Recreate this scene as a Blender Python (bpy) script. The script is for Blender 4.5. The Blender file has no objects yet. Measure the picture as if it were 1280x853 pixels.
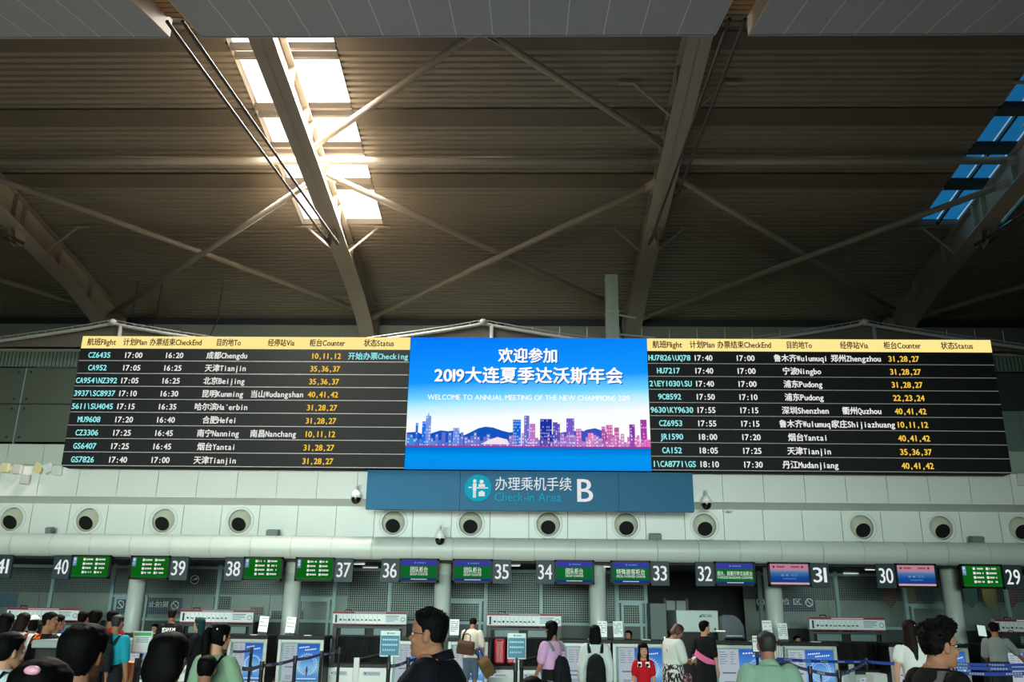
import bpy, math, random
import numpy as np
from mathutils import Vector, Matrix, noise as mnoise
random.seed(7)
S = bpy.context.scene
COL = S.collection
R = math.radians

# ------------------------------------------------------------------ camera
F_PX, PITCH, YAW, ROLL, CAM_H = 1078.0, .30562, .0247, .01188, 1.70
_f = Vector((-math.sin(YAW)*math.cos(PITCH), math.cos(YAW)*math.cos(PITCH), math.sin(PITCH)))
_x = Vector((math.cos(YAW), math.sin(YAW), 0)); _u = _x.cross(_f)
_x, _u = _x*math.cos(ROLL)+_u*math.sin(ROLL), _u*math.cos(ROLL)-_x*math.sin(ROLL)
cam = bpy.data.cameras.new('camera'); cam.lens = 36*F_PX/1280; cam.sensor_width = 36; cam.clip_end = 300; cam.clip_start = .05
camo = bpy.data.objects.new('camera', cam); COL.objects.link(camo)
camo.matrix_world = Matrix((( _x.x,_u.x,-_f.x,0),(_x.y,_u.y,-_f.y,0),(_x.z,_u.z,-_f.z,CAM_H),(0,0,0,1)))
S.camera = camo
def ray(px, py):
    d = _f*F_PX + _x*(px-640) - _u*(py-426.5)
    return d/d.y
def at(px, py, Y):                      # where the sight line of a measured pixel meets the plane y = Y
    return Vector((0,0,CAM_H)) + ray(px,py)*Y
def deck(Y): return 12.15+.165*(30-Y)
def on_roof(px, py, off=0.):            # ... and where it meets the sloping roof, off metres below it
    d = ray(px,py); Y = (12.15-off+.165*30-CAM_H)/(d.z+.165)
    return Vector((0,0,CAM_H))+d*Y
def on_x(px, py, X):
    d = ray(px,py); return Vector((0,0,CAM_H))+d*(X/d.x)

# ------------------------------------------------------------------ sky, sun, daylight, exposure
S.view_settings.view_transform = 'Standard'; S.view_settings.look = 'None'
S.view_settings.gamma = 1; S.view_settings.use_curve_mapping = False
S.view_settings.exposure = 0.0
W = bpy.data.worlds.new('sky'); S.world = W; W.use_nodes = True
_nt = W.node_tree; _bg = _nt.nodes['Background']
_sky = _nt.nodes.new('ShaderNodeTexSky'); _sky.sky_type = 'NISHITA'; _sky.sun_disc = False
_sky.sun_elevation = R(48); _sky.sun_rotation = R(-18); _sky.dust_density = 1.2
_nt.links.new(_sky.outputs[0], _bg.inputs[0]); _bg.inputs[1].default_value = .11
sun = bpy.data.lights.new('sun', 'SUN'); sun.energy = 9; sun.angle = R(1); sun.color = (1,.94,.85)
suno = bpy.data.objects.new('sun', sun); COL.objects.link(suno)
suno.rotation_euler = Vector((-.25*.6,.8,.95)).to_track_quat('Z','Y').to_euler()
def area(name, loc, rot, sx, sy, power, color):
    l = bpy.data.lights.new(name,'AREA'); l.shape = 'RECTANGLE'; l.size = sx; l.size_y = sy; l.energy = power; l.color = color
    o = bpy.data.objects.new(name,l); COL.objects.link(o); o.location = loc; o.rotation_euler = rot
    return o
# daylight lamps: one added for an unseen entrance front, two below the roof lights
area('added_entrance_light', (-4,-13,4.6), (R(82.5),0,0), 26, 5.0, 1040, (.80,1,.92)).data.spread = R(48)
area('skylight_daylight', (-5.87,19.9,deck(19.9)-.06), (R(-9.4),0,0), 2.3, 8.2, 6200, (1,.94,.85)).data.spread = R(150)
area('skylight_daylight', (12.95,19.9,deck(19.9)-.06), (R(-9.4),0,0), 2.3, 8.2, 25, (.35,.7,1))

# ------------------------------------------------------------------ materials
def lin(c): return tuple((v/255/12.92 if v <= 10 else ((v/255+.055)/1.055)**2.4) for v in c)
MATS = {}
def mat(name, c, rough=.6, metal=0., noise=0., scale=6., bump=0., bscale=60., emit=None, strength=0., spec=.5, stretch=None):
    if name in MATS: return MATS[name]
    m = bpy.data.materials.new(name); m.use_nodes = True; nt = m.node_tree; b = nt.nodes['Principled BSDF']
    col = (*lin(c),1); b.inputs['Base Color'].default_value = col
    b.inputs['Roughness'].default_value = rough; b.inputs['Metallic'].default_value = metal
    b.inputs['Specular IOR Level'].default_value = spec
    if noise or bump:
        tc = nt.nodes.new('ShaderNodeTexCoord'); co = tc.outputs['Object']
        if stretch:
            mp = nt.nodes.new('ShaderNodeMapping'); mp.inputs['Scale'].default_value = stretch
            nt.links.new(co, mp.inputs[0]); co = mp.outputs[0]
    if noise:
        n = nt.nodes.new('ShaderNodeTexNoise'); n.inputs['Scale'].default_value = scale; n.inputs['Detail'].default_value = 5
        nt.links.new(co, n.inputs['Vector'])
        mx = nt.nodes.new('ShaderNodeMix'); mx.data_type = 'RGBA'
        mx.inputs['A'].default_value = (*[v*(1-noise) for v in col[:3]],1); mx.inputs['B'].default_value = (*[min(1,v*(1+noise)) for v in col[:3]],1)
        nt.links.new(n.outputs['Fac'], mx.inputs['Factor']); nt.links.new(mx.outputs['Result'], b.inputs['Base Color'])
    if bump:
        n2 = nt.nodes.new('ShaderNodeTexNoise'); n2.inputs['Scale'].default_value = bscale; nt.links.new(co, n2.inputs['Vector'])
        bp = nt.nodes.new('ShaderNodeBump'); bp.inputs['Strength'].default_value = bump; bp.inputs['Distance'].default_value = .02
        nt.links.new(n2.outputs['Fac'], bp.inputs['Height']); nt.links.new(bp.outputs[0], b.inputs['Normal'])
    if emit:
        b.inputs['Emission Color'].default_value = (*lin(emit),1); b.inputs['Emission Strength'].default_value = strength
    MATS[name] = m; return m
def emis(name, c, strength=1.):
    if name in MATS: return MATS[name]
    m = bpy.data.materials.new(name); m.use_nodes = True; nt = m.node_tree; nt.nodes.clear()
    e = nt.nodes.new('ShaderNodeEmission'); e.inputs[0].default_value = (*lin(c),1); e.inputs[1].default_value = strength
    o = nt.nodes.new('ShaderNodeOutputMaterial'); nt.links.new(e.outputs[0], o.inputs[0]); MATS[name] = m; return m
def ramp_emis(name, stops, axis='Z', strength=1., noise=0.):
    """a lit picture: colour stops along the object's generated axis"""
    m = bpy.data.materials.new(name); m.use_nodes = True; nt = m.node_tree; nt.nodes.clear()
    tc = nt.nodes.new('ShaderNodeTexCoord'); sp = nt.nodes.new('ShaderNodeSeparateXYZ'); nt.links.new(tc.outputs['Generated'], sp.inputs[0])
    cr = nt.nodes.new('ShaderNodeValToRGB'); src = sp.outputs[axis]
    if noise:
        ad = nt.nodes.new('ShaderNodeMath'); ad.operation = 'MULTIPLY_ADD'; ad.inputs[1].default_value = noise
        nt.links.new(sp.outputs['X'], ad.inputs[0]); nt.links.new(src, ad.inputs[2]); src = ad.outputs[0]
    nt.links.new(src, cr.inputs[0])
    el = cr.color_ramp.elements
    while len(el) < len(stops): el.new(.5)
    for e,(p,c) in zip(el, stops): e.position = p; e.color = (*lin(c),1)
    e = nt.nodes.new('ShaderNodeEmission'); e.inputs[1].default_value = strength; nt.links.new(cr.outputs[0], e.inputs[0])
    o = nt.nodes.new('ShaderNodeOutputMaterial'); nt.links.new(e.outputs[0], o.inputs[0]); MATS[name] = m; return m
def attr_emis(name, strength=1.):
    m = bpy.data.materials.new(name); m.use_nodes = True; nt = m.node_tree; nt.nodes.clear()
    a = nt.nodes.new('ShaderNodeAttribute'); a.attribute_name = 'Col'
    e = nt.nodes.new('ShaderNodeEmission'); e.inputs[1].default_value = strength; nt.links.new(a.outputs['Color'], e.inputs[0])
    o = nt.nodes.new('ShaderNodeOutputMaterial'); nt.links.new(e.outputs[0], o.inputs[0]); MATS[name] = m; return m
def clear_glass(name, tint, gloss=.06, trans_mix=0., trans_col=(1,1,1)):
    m = bpy.data.materials.new(name); m.use_nodes = True; nt = m.node_tree; nt.nodes.clear()
    t = nt.nodes.new('ShaderNodeBsdfTransparent'); t.inputs[0].default_value = (*tint,1)
    g = nt.nodes.new('ShaderNodeBsdfGlossy'); g.inputs['Roughness'].default_value = .03
    mx = nt.nodes.new('ShaderNodeMixShader'); mx.inputs[0].default_value = gloss
    nt.links.new(t.outputs[0], mx.inputs[1]); nt.links.new(g.outputs[0], mx.inputs[2]); last = mx
    if trans_mix:
        tl = nt.nodes.new('ShaderNodeBsdfTranslucent'); tl.inputs[0].default_value = (*trans_col,1)
        m2 = nt.nodes.new('ShaderNodeMixShader'); m2.inputs[0].default_value = trans_mix
        nt.links.new(mx.outputs[0], m2.inputs[1]); nt.links.new(tl.outputs[0], m2.inputs[2]); last = m2
    o = nt.nodes.new('ShaderNodeOutputMaterial'); nt.links.new(last.outputs[0], o.inputs[0]); MATS[name] = m; return m

# ------------------------------------------------------------------ mesh helpers
GLYPH = {}
def glyph(ch, bold):
    k = (ch, bold)
    if k not in GLYPH:
        for _ in range(2):              # twice: the fallback typeface loads on first use
            c = bpy.data.curves.new('glyph', 'FONT'); c.body = ch; c.resolution_u = 3; c.offset = bold
            o = bpy.data.objects.new('glyph', c); me = o.to_mesh()
            v = [(p.co.x, p.co.y) for p in me.vertices]; f = [tuple(p.vertices) for p in me.polygons]
            o.to_mesh_clear(); bpy.data.objects.remove(o); bpy.data.curves.remove(c)
        GLYPH[k] = (v, f)
    return GLYPH[k]
class MB:
    def __init__(s): s.v=[]; s.f=[]; s.m=[]; s.c=[]
    def add(s, vs, fs, mi=0, col=None):
        n = len(s.v); s.v += [tuple(v) for v in vs]
        for f in fs: s.f.append(tuple(i+n for i in f)); s.m.append(mi); s.c.append(col)
        return s
    def box(s, c, d, mi=0, rot=None, col=None):
        x,y,z = d[0]/2, d[1]/2, d[2]/2
        vs = [Vector(p) for p in ((-x,-y,-z),(x,-y,-z),(x,y,-z),(-x,y,-z),(-x,-y,z),(x,-y,z),(x,y,z),(-x,y,z))]
        if rot is not None: vs = [rot@v for v in vs]
        c = Vector(c)
        return s.add([v+c for v in vs], [(0,3,2,1),(4,5,6,7),(0,1,5,4),(1,2,6,5),(2,3,7,6),(3,0,4,7)], mi, col)
    def bx(s, x0,x1,y0,y1,z0,z1, mi=0, col=None): return s.box(((x0+x1)/2,(y0+y1)/2,(z0+z1)/2),(abs(x1-x0),abs(y1-y0),abs(z1-z0)),mi,None,col)
    def quad(s, a,b,c,d, mi=0, col=None): return s.add([a,b,c,d],[(0,1,2,3)],mi,col)
    def sheet(s, pts, thick, mi=0):     # closed polygon in 3D given thickness along its normal
        pts = [Vector(p) for p in pts]; n = (pts[1]-pts[0]).cross(pts[-1]-pts[0]).normalized()*thick; k = len(pts)
        return s.add(pts+[p+n for p in pts], [tuple(range(k))[::-1], tuple(range(k,2*k))]+[(i,(i+1)%k,(i+1)%k+k,i+k) for i in range(k)], mi)
    def tube(s, pts, r, n=10, mi=0, cap=True):
        pts = [Vector(p) for p in pts]; rs = r if isinstance(r,(list,tuple)) else [r]*len(pts)
        vs=[]; k=len(pts); up = Vector((0,0,1))
        t0 = (pts[1]-pts[0]).normalized()
        a = t0.cross(up if abs(t0.z)<.95 else Vector((1,0,0))).normalized()
        for i,p in enumerate(pts):
            t = (pts[min(i+1,k-1)]-pts[max(i-1,0)]).normalized()
            a = (a-t*a.dot(t)).normalized(); b = t.cross(a)
            for j in range(n):
                w = 2*math.pi*j/n; vs.append(p+(a*math.cos(w)+b*math.sin(w))*rs[i])
        fs=[(i*n+j,i*n+(j+1)%n,(i+1)*n+(j+1)%n,(i+1)*n+j) for i in range(k-1) for j in range(n)]
        if cap: fs += [tuple(range(n))[::-1], tuple((k-1)*n+j for j in range(n))]
        return s.add(vs,fs,mi)
    def ribbon(s, pts, w, thick, wdir=(0,0,1), mi=0):
        """flat strap of width w along wdir"""
        pts=[Vector(p) for p in pts]; k=len(pts); vs=[]; wd=Vector(wdir)
        for i,p in enumerate(pts):
            t=(pts[min(i+1,k-1)]-pts[max(i-1,0)]).normalized(); a=(wd-t*wd.dot(t)).normalized(); b=t.cross(a)
            for q in ((-.5,-.5),(.5,-.5),(.5,.5),(-.5,.5)): vs.append(p+a*w*q[0]+b*thick*q[1])
        fs=[(i*4+j,i*4+(j+1)%4,(i+1)*4+(j+1)%4,(i+1)*4+j) for i in range(k-1) for j in range(4)]+[(3,2,1,0),tuple(4*(k-1)+j for j in range(4))]
        return s.add(vs,fs,mi)
    def lathe(s, prof, o, axis=(0,0,1), n=24, mi=0, close=False):
        o=Vector(o); ax=Vector(axis).normalized(); a=ax.orthogonal().normalized(); b=ax.cross(a); vs=[]
        for r,t in prof:
            for j in range(n):
                w=2*math.pi*j/n; vs.append(o+ax*t+(a*math.cos(w)+b*math.sin(w))*r)
        k=len(prof)
        fs=[(i*n+j,i*n+(j+1)%n,(i+1)*n+(j+1)%n,(i+1)*n+j) for i in range(k-1) for j in range(n)]
        if close: fs+=[tuple(range(n))[::-1],tuple((k-1)*n+j for j in range(n))]
        return s.add(vs,fs,mi)
    def ball(s, c, r, n=12, m=8, mi=0, M=None):
        rx,ry,rz = r if isinstance(r,(list,tuple)) else (r,r,r); vs=[]; c=Vector(c)
        for i in range(m+1):
            th=math.pi*i/m
            for j in range(n):
                w=2*math.pi*j/n; p=Vector((rx*math.sin(th)*math.cos(w), ry*math.sin(th)*math.sin(w), rz*math.cos(th)))+c
                vs.append(M@p if M is not None else p)
        return s.add(vs,[(i*n+j,(i+1)*n+j,(i+1)*n+(j+1)%n,i*n+(j+1)%n) for i in range(m) for j in range(n)],mi)
    def disc(s, c, r, y, n=20, mi=0, r0=0, col=None):     # flat round mark facing -Y; c = (x, z)
        vs=[(c[0]+r*math.cos(2*math.pi*j/n), y, c[1]+r*math.sin(2*math.pi*j/n)) for j in range(n)]
        if not r0: return s.add(vs,[tuple(range(n))],mi,col)
        vs+=[(c[0]+r0*math.cos(2*math.pi*j/n), y, c[1]+r0*math.sin(2*math.pi*j/n)) for j in range(n)]
        return s.add(vs,[(j,(j+1)%n,(j+1)%n+n,j+n) for j in range(n)],mi,col)
    def rect(s, x0,x1,z0,z1,y, mi=0, col=None): return s.add([(x0,y,z0),(x1,y,z0),(x1,y,z1),(x0,y,z1)],[(0,1,2,3)],mi,col)
    def text(s, t, x, z, y, em, mi=0, mono=False, fit=None, align='c', bold=.0, sx=1., slant=0.):
        """flat lettering facing -Y; z is the base line"""
        lay=[]; pen=0
        for ch in t:
            cjk = ord(ch) > 0x2000
            if ch == ' ': pen += .5 if mono else .3; continue
            v,f = glyph(ch,0.); x0=min(p[0] for p in v); x1=max(p[0] for p in v)
            if mono:
                adv = 1. if cjk else .5; w = x1-x0; k = min(1.,adv*.88/w) if not cjk else 1.
                off = pen + (adv-w*k)/2 - x0*k if not cjk else pen
            else:
                k = 1.; adv = 1. if cjk else x1-x0+.085; off = pen - (0 if cjk else x0-.04)
            lay.append((v,f,k,off)); pen += adv
        sc = em*sx if fit is None else fit/pen
        w = pen*sc; left = x-(w/2 if align=='c' else 0 if align=='l' else w)
        for v,f,k,off in lay:
            for q,(bx,bz) in enumerate(((-1,0),(1,0),(0,1),(0,-1)) if bold>=.02 else ((-1,0),(1,0)) if bold else ((0,0),)):   # heavier strokes: overprinted with a slight shift
                s.add([(left+(off+p[0]*k+bx*bold)*sc, y-.0002*q, z+(p[1]+bz*bold*.7)*em) for p in v], f, mi)
        return w
    def build(s, name, mats, parent=None, smooth=False, bevel=0., attr=False):
        me=bpy.data.meshes.new(name); o=bpy.data.objects.new(name,me)
        off = parent_loc(parent) if parent else Vector((0,0,0))
        me.from_pydata([(v[0]-off.x,v[1]-off.y,v[2]-off.z) for v in s.v],[],s.f)
        if not isinstance(mats,(list,tuple)): mats=[mats]
        for m in mats: me.materials.append(m)
        if len(mats)>1: me.polygons.foreach_set('material_index', s.m)
        if smooth: me.polygons.foreach_set('use_smooth',[True]*len(s.f))
        if attr:
            ca=me.color_attributes.new('Col','FLOAT_COLOR','CORNER'); buf=[]
            for f,c in zip(s.f,s.c): buf += [*lin(c or (255,255,255)),1.]*len(f)
            ca.data.foreach_set('color',buf)
        me.update()
        COL.objects.link(o)
        if parent: o.parent=parent
        if bevel:
            b=o.modifiers.new('edge','BEVEL'); b.width=bevel; b.segments=2; b.limit_method='ANGLE'
        return o
def parent_loc(p):
    v=Vector(p.location); q=p.parent
    while q: v+=Vector(q.location); q=q.parent
    return v
def tag(o, label=None, cat=None, group=None, kind=None):
    if label: o['label']=label
    if cat: o['category']=cat
    if group: o['group']=group
    if kind: o['kind']=kind
    return o
def empty(name, loc, label=None, cat=None, group=None, kind=None):
    o=bpy.data.objects.new(name,None); o.empty_display_size=.1; COL.objects.link(o); o.location=loc
    return tag(o,label,cat,group,kind)
def copy_tree(o, loc=None, parent=None):
    c=o.copy(); COL.objects.link(c)
    if parent: c.parent=parent
    if loc is not None: c.location=loc
    for ch in o.children: copy_tree(ch,None,c)
    return c
ORD=['first','second','third','fourth','fifth','sixth','seventh','eighth','ninth','tenth','eleventh','twelfth','thirteenth','fourteenth','fifteenth','sixteenth','seventeenth']
NUMW={29:'twenty-nine',30:'thirty',31:'thirty-one',32:'thirty-two',33:'thirty-three',34:'thirty-four',35:'thirty-five',36:'thirty-six',37:'thirty-seven',38:'thirty-eight',39:'thirty-nine',40:'forty',41:'forty-one'}

# shared materials
white_panel = mat('white_enamel_panel',(234,237,232),.45,noise=.05,scale=1.2)
back_panel = mat('pale_green_grey_panel',(178,190,180),.55,noise=.05,scale=1.)
duct_paint = mat('duct_grey_enamel',(196,205,198),.4,noise=.06,scale=2.)
steel_paint = mat('warm_grey_steel_paint',(150,140,126),.75,noise=.08,scale=1.5,spec=.2)
deck_metal = mat('galvanised_roof_sheet',(130,119,102),.5,noise=.08,scale=.6)
dark_strip = mat('brown_grey_strip',(96,85,71),.6,noise=.12,scale=.8)
soffit_paint = mat('blue_grey_ceiling_panel',(150,152,158),.6,noise=.04,scale=2.)
wood = mat('brown_timber_slat',(150,112,72),.5,noise=.15,scale=8.)
black_plastic = mat('black_plastic',(11,12,13),.5,spec=.25)
black_matt = mat('matt_black',(8,8,9),.8,spec=.15)
dark_grey = mat('charcoal_metal',(44,50,52),.5)
alu = mat('brushed_aluminium',(178,184,180),.45,.2,noise=.04,scale=20.)
teal_frame = mat('grey_teal_frame_paint',(132,160,162),.45)
mesh_wire = mat('galvanised_wire',(120,134,130),.4,.4)
white_print = mat('white_print',(235,238,238),.5)
led_white = emis('led_white',(240,240,235),.95)
led_cyan = emis('led_cyan',(150,240,240),.95)
led_amber = emis('led_amber',(255,205,70),.95)
led_red = emis('led_brown_red',(78,26,26),.8)
led_yellow = emis('led_pale_yellow',(255,234,150),1.0)
lamp_white = emis('lamp_white',(255,255,250),1.3)
chrome = mat('chrome',(200,200,205),.15,1.)
# ------------------------------------------------------------------ the hall: floor, roof, walls
fl = MB().bx(-33,33,-16,32,-.15,0)
tag(fl.build('floor', mat('polished_stone_floor',(140,137,130),.18,noise=.06,scale=1.)),kind='structure')
for nm,x in (('wall_left',-33.1),('wall_right',33.1)):
    tag(MB().bx(x-.1,x+.1,-16,32,0,20).build(nm, mat('side_wall_grey',(96,98,92),.7)),kind='structure')
GX = [-15.28,-5.87,3.54,12.95]          # girder lines, every 9.41 m
# ribbed roof deck: ribs run across; openings for the roof lights over girders two and four
ce = empty('ceiling',(0,0,0),kind='structure')
def deck_sheet(x0,x1,Y0,Y1,up=.05):
    m=MB(); Y=Y0; p=.2; vs=[]
    ys=[]
    while Y < Y1-1e-6:
        for a,b in ((0,0),(.085,0),(.105,up),(.175,up),(.2,0)):
            if Y+a<=Y1+1e-6: ys.append((Y+a,b))
        Y+=p
    for y,b in ys: vs += [(x0,y,deck(y)+b),(x1,y,deck(y)+b)]
    m.add(vs,[(2*i,2*i+1,2*i+3,2*i+2) for i in range(len(ys)-1)])
    m.build('roof_sheet',deck_metal,ce)
SKY0,SKY1 = 11.0,24.3
xs=[-33,GX[1]-1.25,GX[1]+1.25,GX[3]-1.25,GX[3]+1.25,33]
for i in (0,2,4): deck_sheet(xs[i],xs[i+1],-16,24.2)
deck_sheet(-33,33,24.2,30.2,.085)
for i in (1,3): deck_sheet(xs[i],xs[i+1],-16,SKY0)
for Y0,Y1 in ((16.6,17.15),(19.1,19.72),(21.7,22.32)):       # plain strips between the ribbed sheets
    for i in (0,2,4):
        m=MB(); m.quad((xs[i]+.05,Y0,deck(Y0)-.05),(xs[i+1]-.05,Y0,deck(Y0)-.05),(xs[i+1]-.05,Y1,deck(Y1)-.05),(xs[i]+.05,Y1,deck(Y1)-.05)); m.build('plain_strip',dark_strip,ce)
# roof lights: sun glow and deeper sky are put into the two pane materials
white_pane = clear_glass('sun_glow_white_glazing',(.9,.9,.9),.04,.92,(.9,.88,.84))
blue_pane = clear_glass('sky_tone_blue_glass',(.028,.29,.46),.05)
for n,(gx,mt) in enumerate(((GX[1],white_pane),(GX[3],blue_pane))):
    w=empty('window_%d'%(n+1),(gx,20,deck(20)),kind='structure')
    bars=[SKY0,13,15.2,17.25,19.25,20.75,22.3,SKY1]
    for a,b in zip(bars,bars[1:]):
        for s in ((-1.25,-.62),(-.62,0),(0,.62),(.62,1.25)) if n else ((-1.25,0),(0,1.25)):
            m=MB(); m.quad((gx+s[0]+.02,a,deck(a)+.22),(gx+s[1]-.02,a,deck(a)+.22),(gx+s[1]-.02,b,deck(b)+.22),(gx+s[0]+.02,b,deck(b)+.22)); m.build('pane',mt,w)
    for Y in bars[1:-1]:
        m=MB(); h=.11
        for y0,y1 in ((Y-.22,Y-.12),(Y+.12,Y+.22)) if n==0 else ((Y-.22,Y+.22),): m.box((gx,(y0+y1)/2,deck(Y)+.06),(2.5,y1-y0,.16))
        m.build('glazing_bar',mat('toned_down_glazing_bar',(112,103,92),.7,spec=.2) if n==0 else dark_grey,w)  # left bars toned down so the bright panes don't wash them out
    if n:
        for dx in (-.62,.62):
            m=MB(); m.box((gx+dx,(SKY0+SKY1)/2,deck((SKY0+SKY1)/2)+.1),(.07,(SKY1-SKY0)*1.014,.1),rot=Matrix.Rotation(math.atan(-.165),3,'X')); m.build('glazing_bar',dark_grey,w)
    for s in (-1,1):                    # upstand curb
        m=MB(); x=gx+s*1.25; m.add([(x,SKY0,deck(SKY0)-.02),(x,SKY1,deck(SKY1)-.02),(x,SKY1,deck(SKY1)+.24),(x,SKY0,deck(SKY0)+.24)],[(0,1,2,3)]); m.build('curb',steel_paint,w)
    m=MB(); m.bx(gx-1.25,gx+1.25,SKY1-.02,SKY1,deck(SKY1)-.02,deck(SKY1)+.24); m.build('curb',steel_paint,w)
# unseen glazed entrance front behind the photographer, added to back the entrance lamp
w=empty('window_5',(0,-15.5,4),kind='structure')
entrance_glass=clear_glass('entrance_glass',(.82,.95,.88),.06)
for k in range(-10,11):
    MB().bx(k*3-.05,k*3+.05,-15.6,-15.4,0,9.5).build('mullion',dark_grey,w)
    if k<10: MB().bx(k*3+.06,k*3+2.94,-15.51,-15.49,.1,9.4).build('pane',entrance_glass,w)
MB().bx(-33,33,-15.6,-15.4,9.5,20).build('upper_wall',back_panel,w)
# girders
gname=['far left','second from left, under the white roof light','third from left, beside the square duct','far right, under the blue roof light']
for i,gx in enumerate(GX):
    g=empty('roof_girder',(gx,29,11.5),'painted steel roof girder, '+gname[i],'girder')
    Ys=[8,16,20,24,26.5,28.2,29.6]; dp=[1.1,1.1,1.0,.95,.9,1.05,1.45]
    bot=[(y,deck(y)-d) for y,d in zip(Ys,dp)]; top=[(y,deck(y)-.04) for y in Ys]
    def strip(name,prof,hw,th):
        m=MB(); vs=[]
        for y,z in prof: vs += [(gx-hw,y,z),(gx+hw,y,z),(gx+hw,y,z+th),(gx-hw,y,z+th)]
        k=len(prof); m.add(vs,[(a*4+j,a*4+(j+1)%4,a*4+4+(j+1)%4,a*4+4+j) for a in range(k-1) for j in range(4)]+[(3,2,1,0),(4*k-4,4*k-3,4*k-2,4*k-1)])
        m.build(name,steel_paint,g)
    strip('bottom_flange',bot,.27,.03)
    strip('top_flange',[(y,z-.03) for y,z in top],.17,.03)
    m=MB(); k=len(Ys); vs=[]
    for (y,z),(y2,z2) in zip(bot,top): vs += [(gx-.012,y,z),(gx+.012,y,z),(gx+.012,y,z2),(gx-.012,y,z2)]
    m.add(vs,[(a*4+j,a*4+(j+1)%4,a*4+4+(j+1)%4,a*4+4+j) for a in range(k-1) for j in range(4)]); m.build('web',steel_paint,g)
    for Y in (15.5,17.6,19.0,19.5,20.9,22.6,23.1,25.2,27.4):
        d=np.interp(Y,Ys,dp)
        for s in (-1,1):
            m=MB(); m.bx(gx+s*.012,gx+s*.17,Y-.01,Y+.01,deck(Y)-d+.02,deck(Y)-.06); m.build('stiffener',steel_paint,g)
    # knee bracket that takes the tie rods
    Y=23.2; z=deck(Y)-.95
    for s in (-.10,.10):
        m=MB(); m.sheet([(gx+s,Y-.35,z),(gx+s,Y+.25,z),(gx+s,Y+.05,z-.42),(gx+s,Y-.25,z-.36)],.03); m.build('knee_plate',steel_paint,g)
    # post down the back wall
    m=MB(); m.bx(gx-.28,gx+.28,29.4,29.85,0,deck(29.5)-.3); m.build('post',steel_paint,g)
    # fly braces
    for Yb,ln in ((18.3,.0),(24.4,.0)) if i!=1 else ((24.4,.0),):
        for s in (-1,1):
            d=np.interp(Yb,Ys,dp); a=Vector((gx+s*.15,Yb,deck(Yb)-d+.08)); b=Vector((gx+s*1.12,Yb-.15,deck(Yb)-.05))
            m=MB(); m.tube([a,b],.036,6); m.box(b+Vector((s*.1,0,-.02)),(.5,.12,.03)); m.build('fly_brace',steel_paint,g)
    # tie rods
    for k,s in enumerate((-.13,.13)):
        t=MB(); a=Vector((gx+s,23.1,deck(23.1)-1.28)); b=Vector(([-15.475,-5.965,3.335,12.775][i]+s,11.95,11.02)); t.tube([a,b],.032,8)
        d=(b-a).normalized(); t.tube([a-d*.16,a+d*.3],.055,8)
        o=t.build('tie_rod',mat('rod_steel',(66,60,54),.6,spec=.2)); tag(o,'thin steel tie rod, '+('left' if k==0 else 'right')+' one of the pair below the roof girder '+gname[i].split(',')[0],'rod')
# roof tubes: one long purlin tube per bay and crossed braces
bayname=['outer left bay','left bay','middle bay','right bay','outer right bay']
gx6=[GX[0]-9.41]+GX+[GX[3]+9.41]
for b in range(5):
    x0,x1=gx6[b],gx6[b+1]
    def tubeobj(a,c,r,lab,nm='roof_brace'):
        a,c=Vector(a),Vector(c); d=(c-a).normalized(); g=empty(nm,a,lab,'steel tube')
        m=MB(); m.tube([a+d*.35,c-d*.35],r,12); m.build('tube',steel_paint,g,smooth=True)
        for p,q in ((a,a+d*.5),(c,c-d*.5)):
            m=MB(); m.tube([p,q],.05,6); pl=Vector((d.x,d.y,d.z)); m.sheet([p+Vector((0,0,-.13)),p+pl*0+Vector((0,0,.13)),q+Vector((0,0,.10)),q+Vector((0,0,-.10))],.03); m.build('end_plate',steel_paint,g)
    Yt=20.75
    tubeobj((x0+.02,Yt,deck(Yt)-.32),(x1-.02,Yt,deck(Yt)-.32),.105,'level round steel tube spanning the '+bayname[b]+' of the roof','roof_tube')
    def pt(x,Y,o=.55): return (x,Y,deck(Y)-o)
    tubeobj(pt(x0+.2,21.0),pt(x1-.2,28.6),.088,'slanting steel brace of the '+bayname[b]+', falling from its left girder')
    tubeobj(pt(x1-.2,21.0,.8),pt(x0+.2,28.6,.8),.088,'slanting steel brace of the '+bayname[b]+', falling from its right girder')
    xm=(x0+x1)/2
    if b==2:
        tubeobj(pt(xm-.1,16.1,.5),pt(x0+.2,19.8),.088,'upper steel brace of the middle bay, running to its left girder')
        tubeobj(pt(xm+.1,16.1,.5),pt(x1-.2,19.8),.088,'upper steel brace of the middle bay, running to its right girder')
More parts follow.
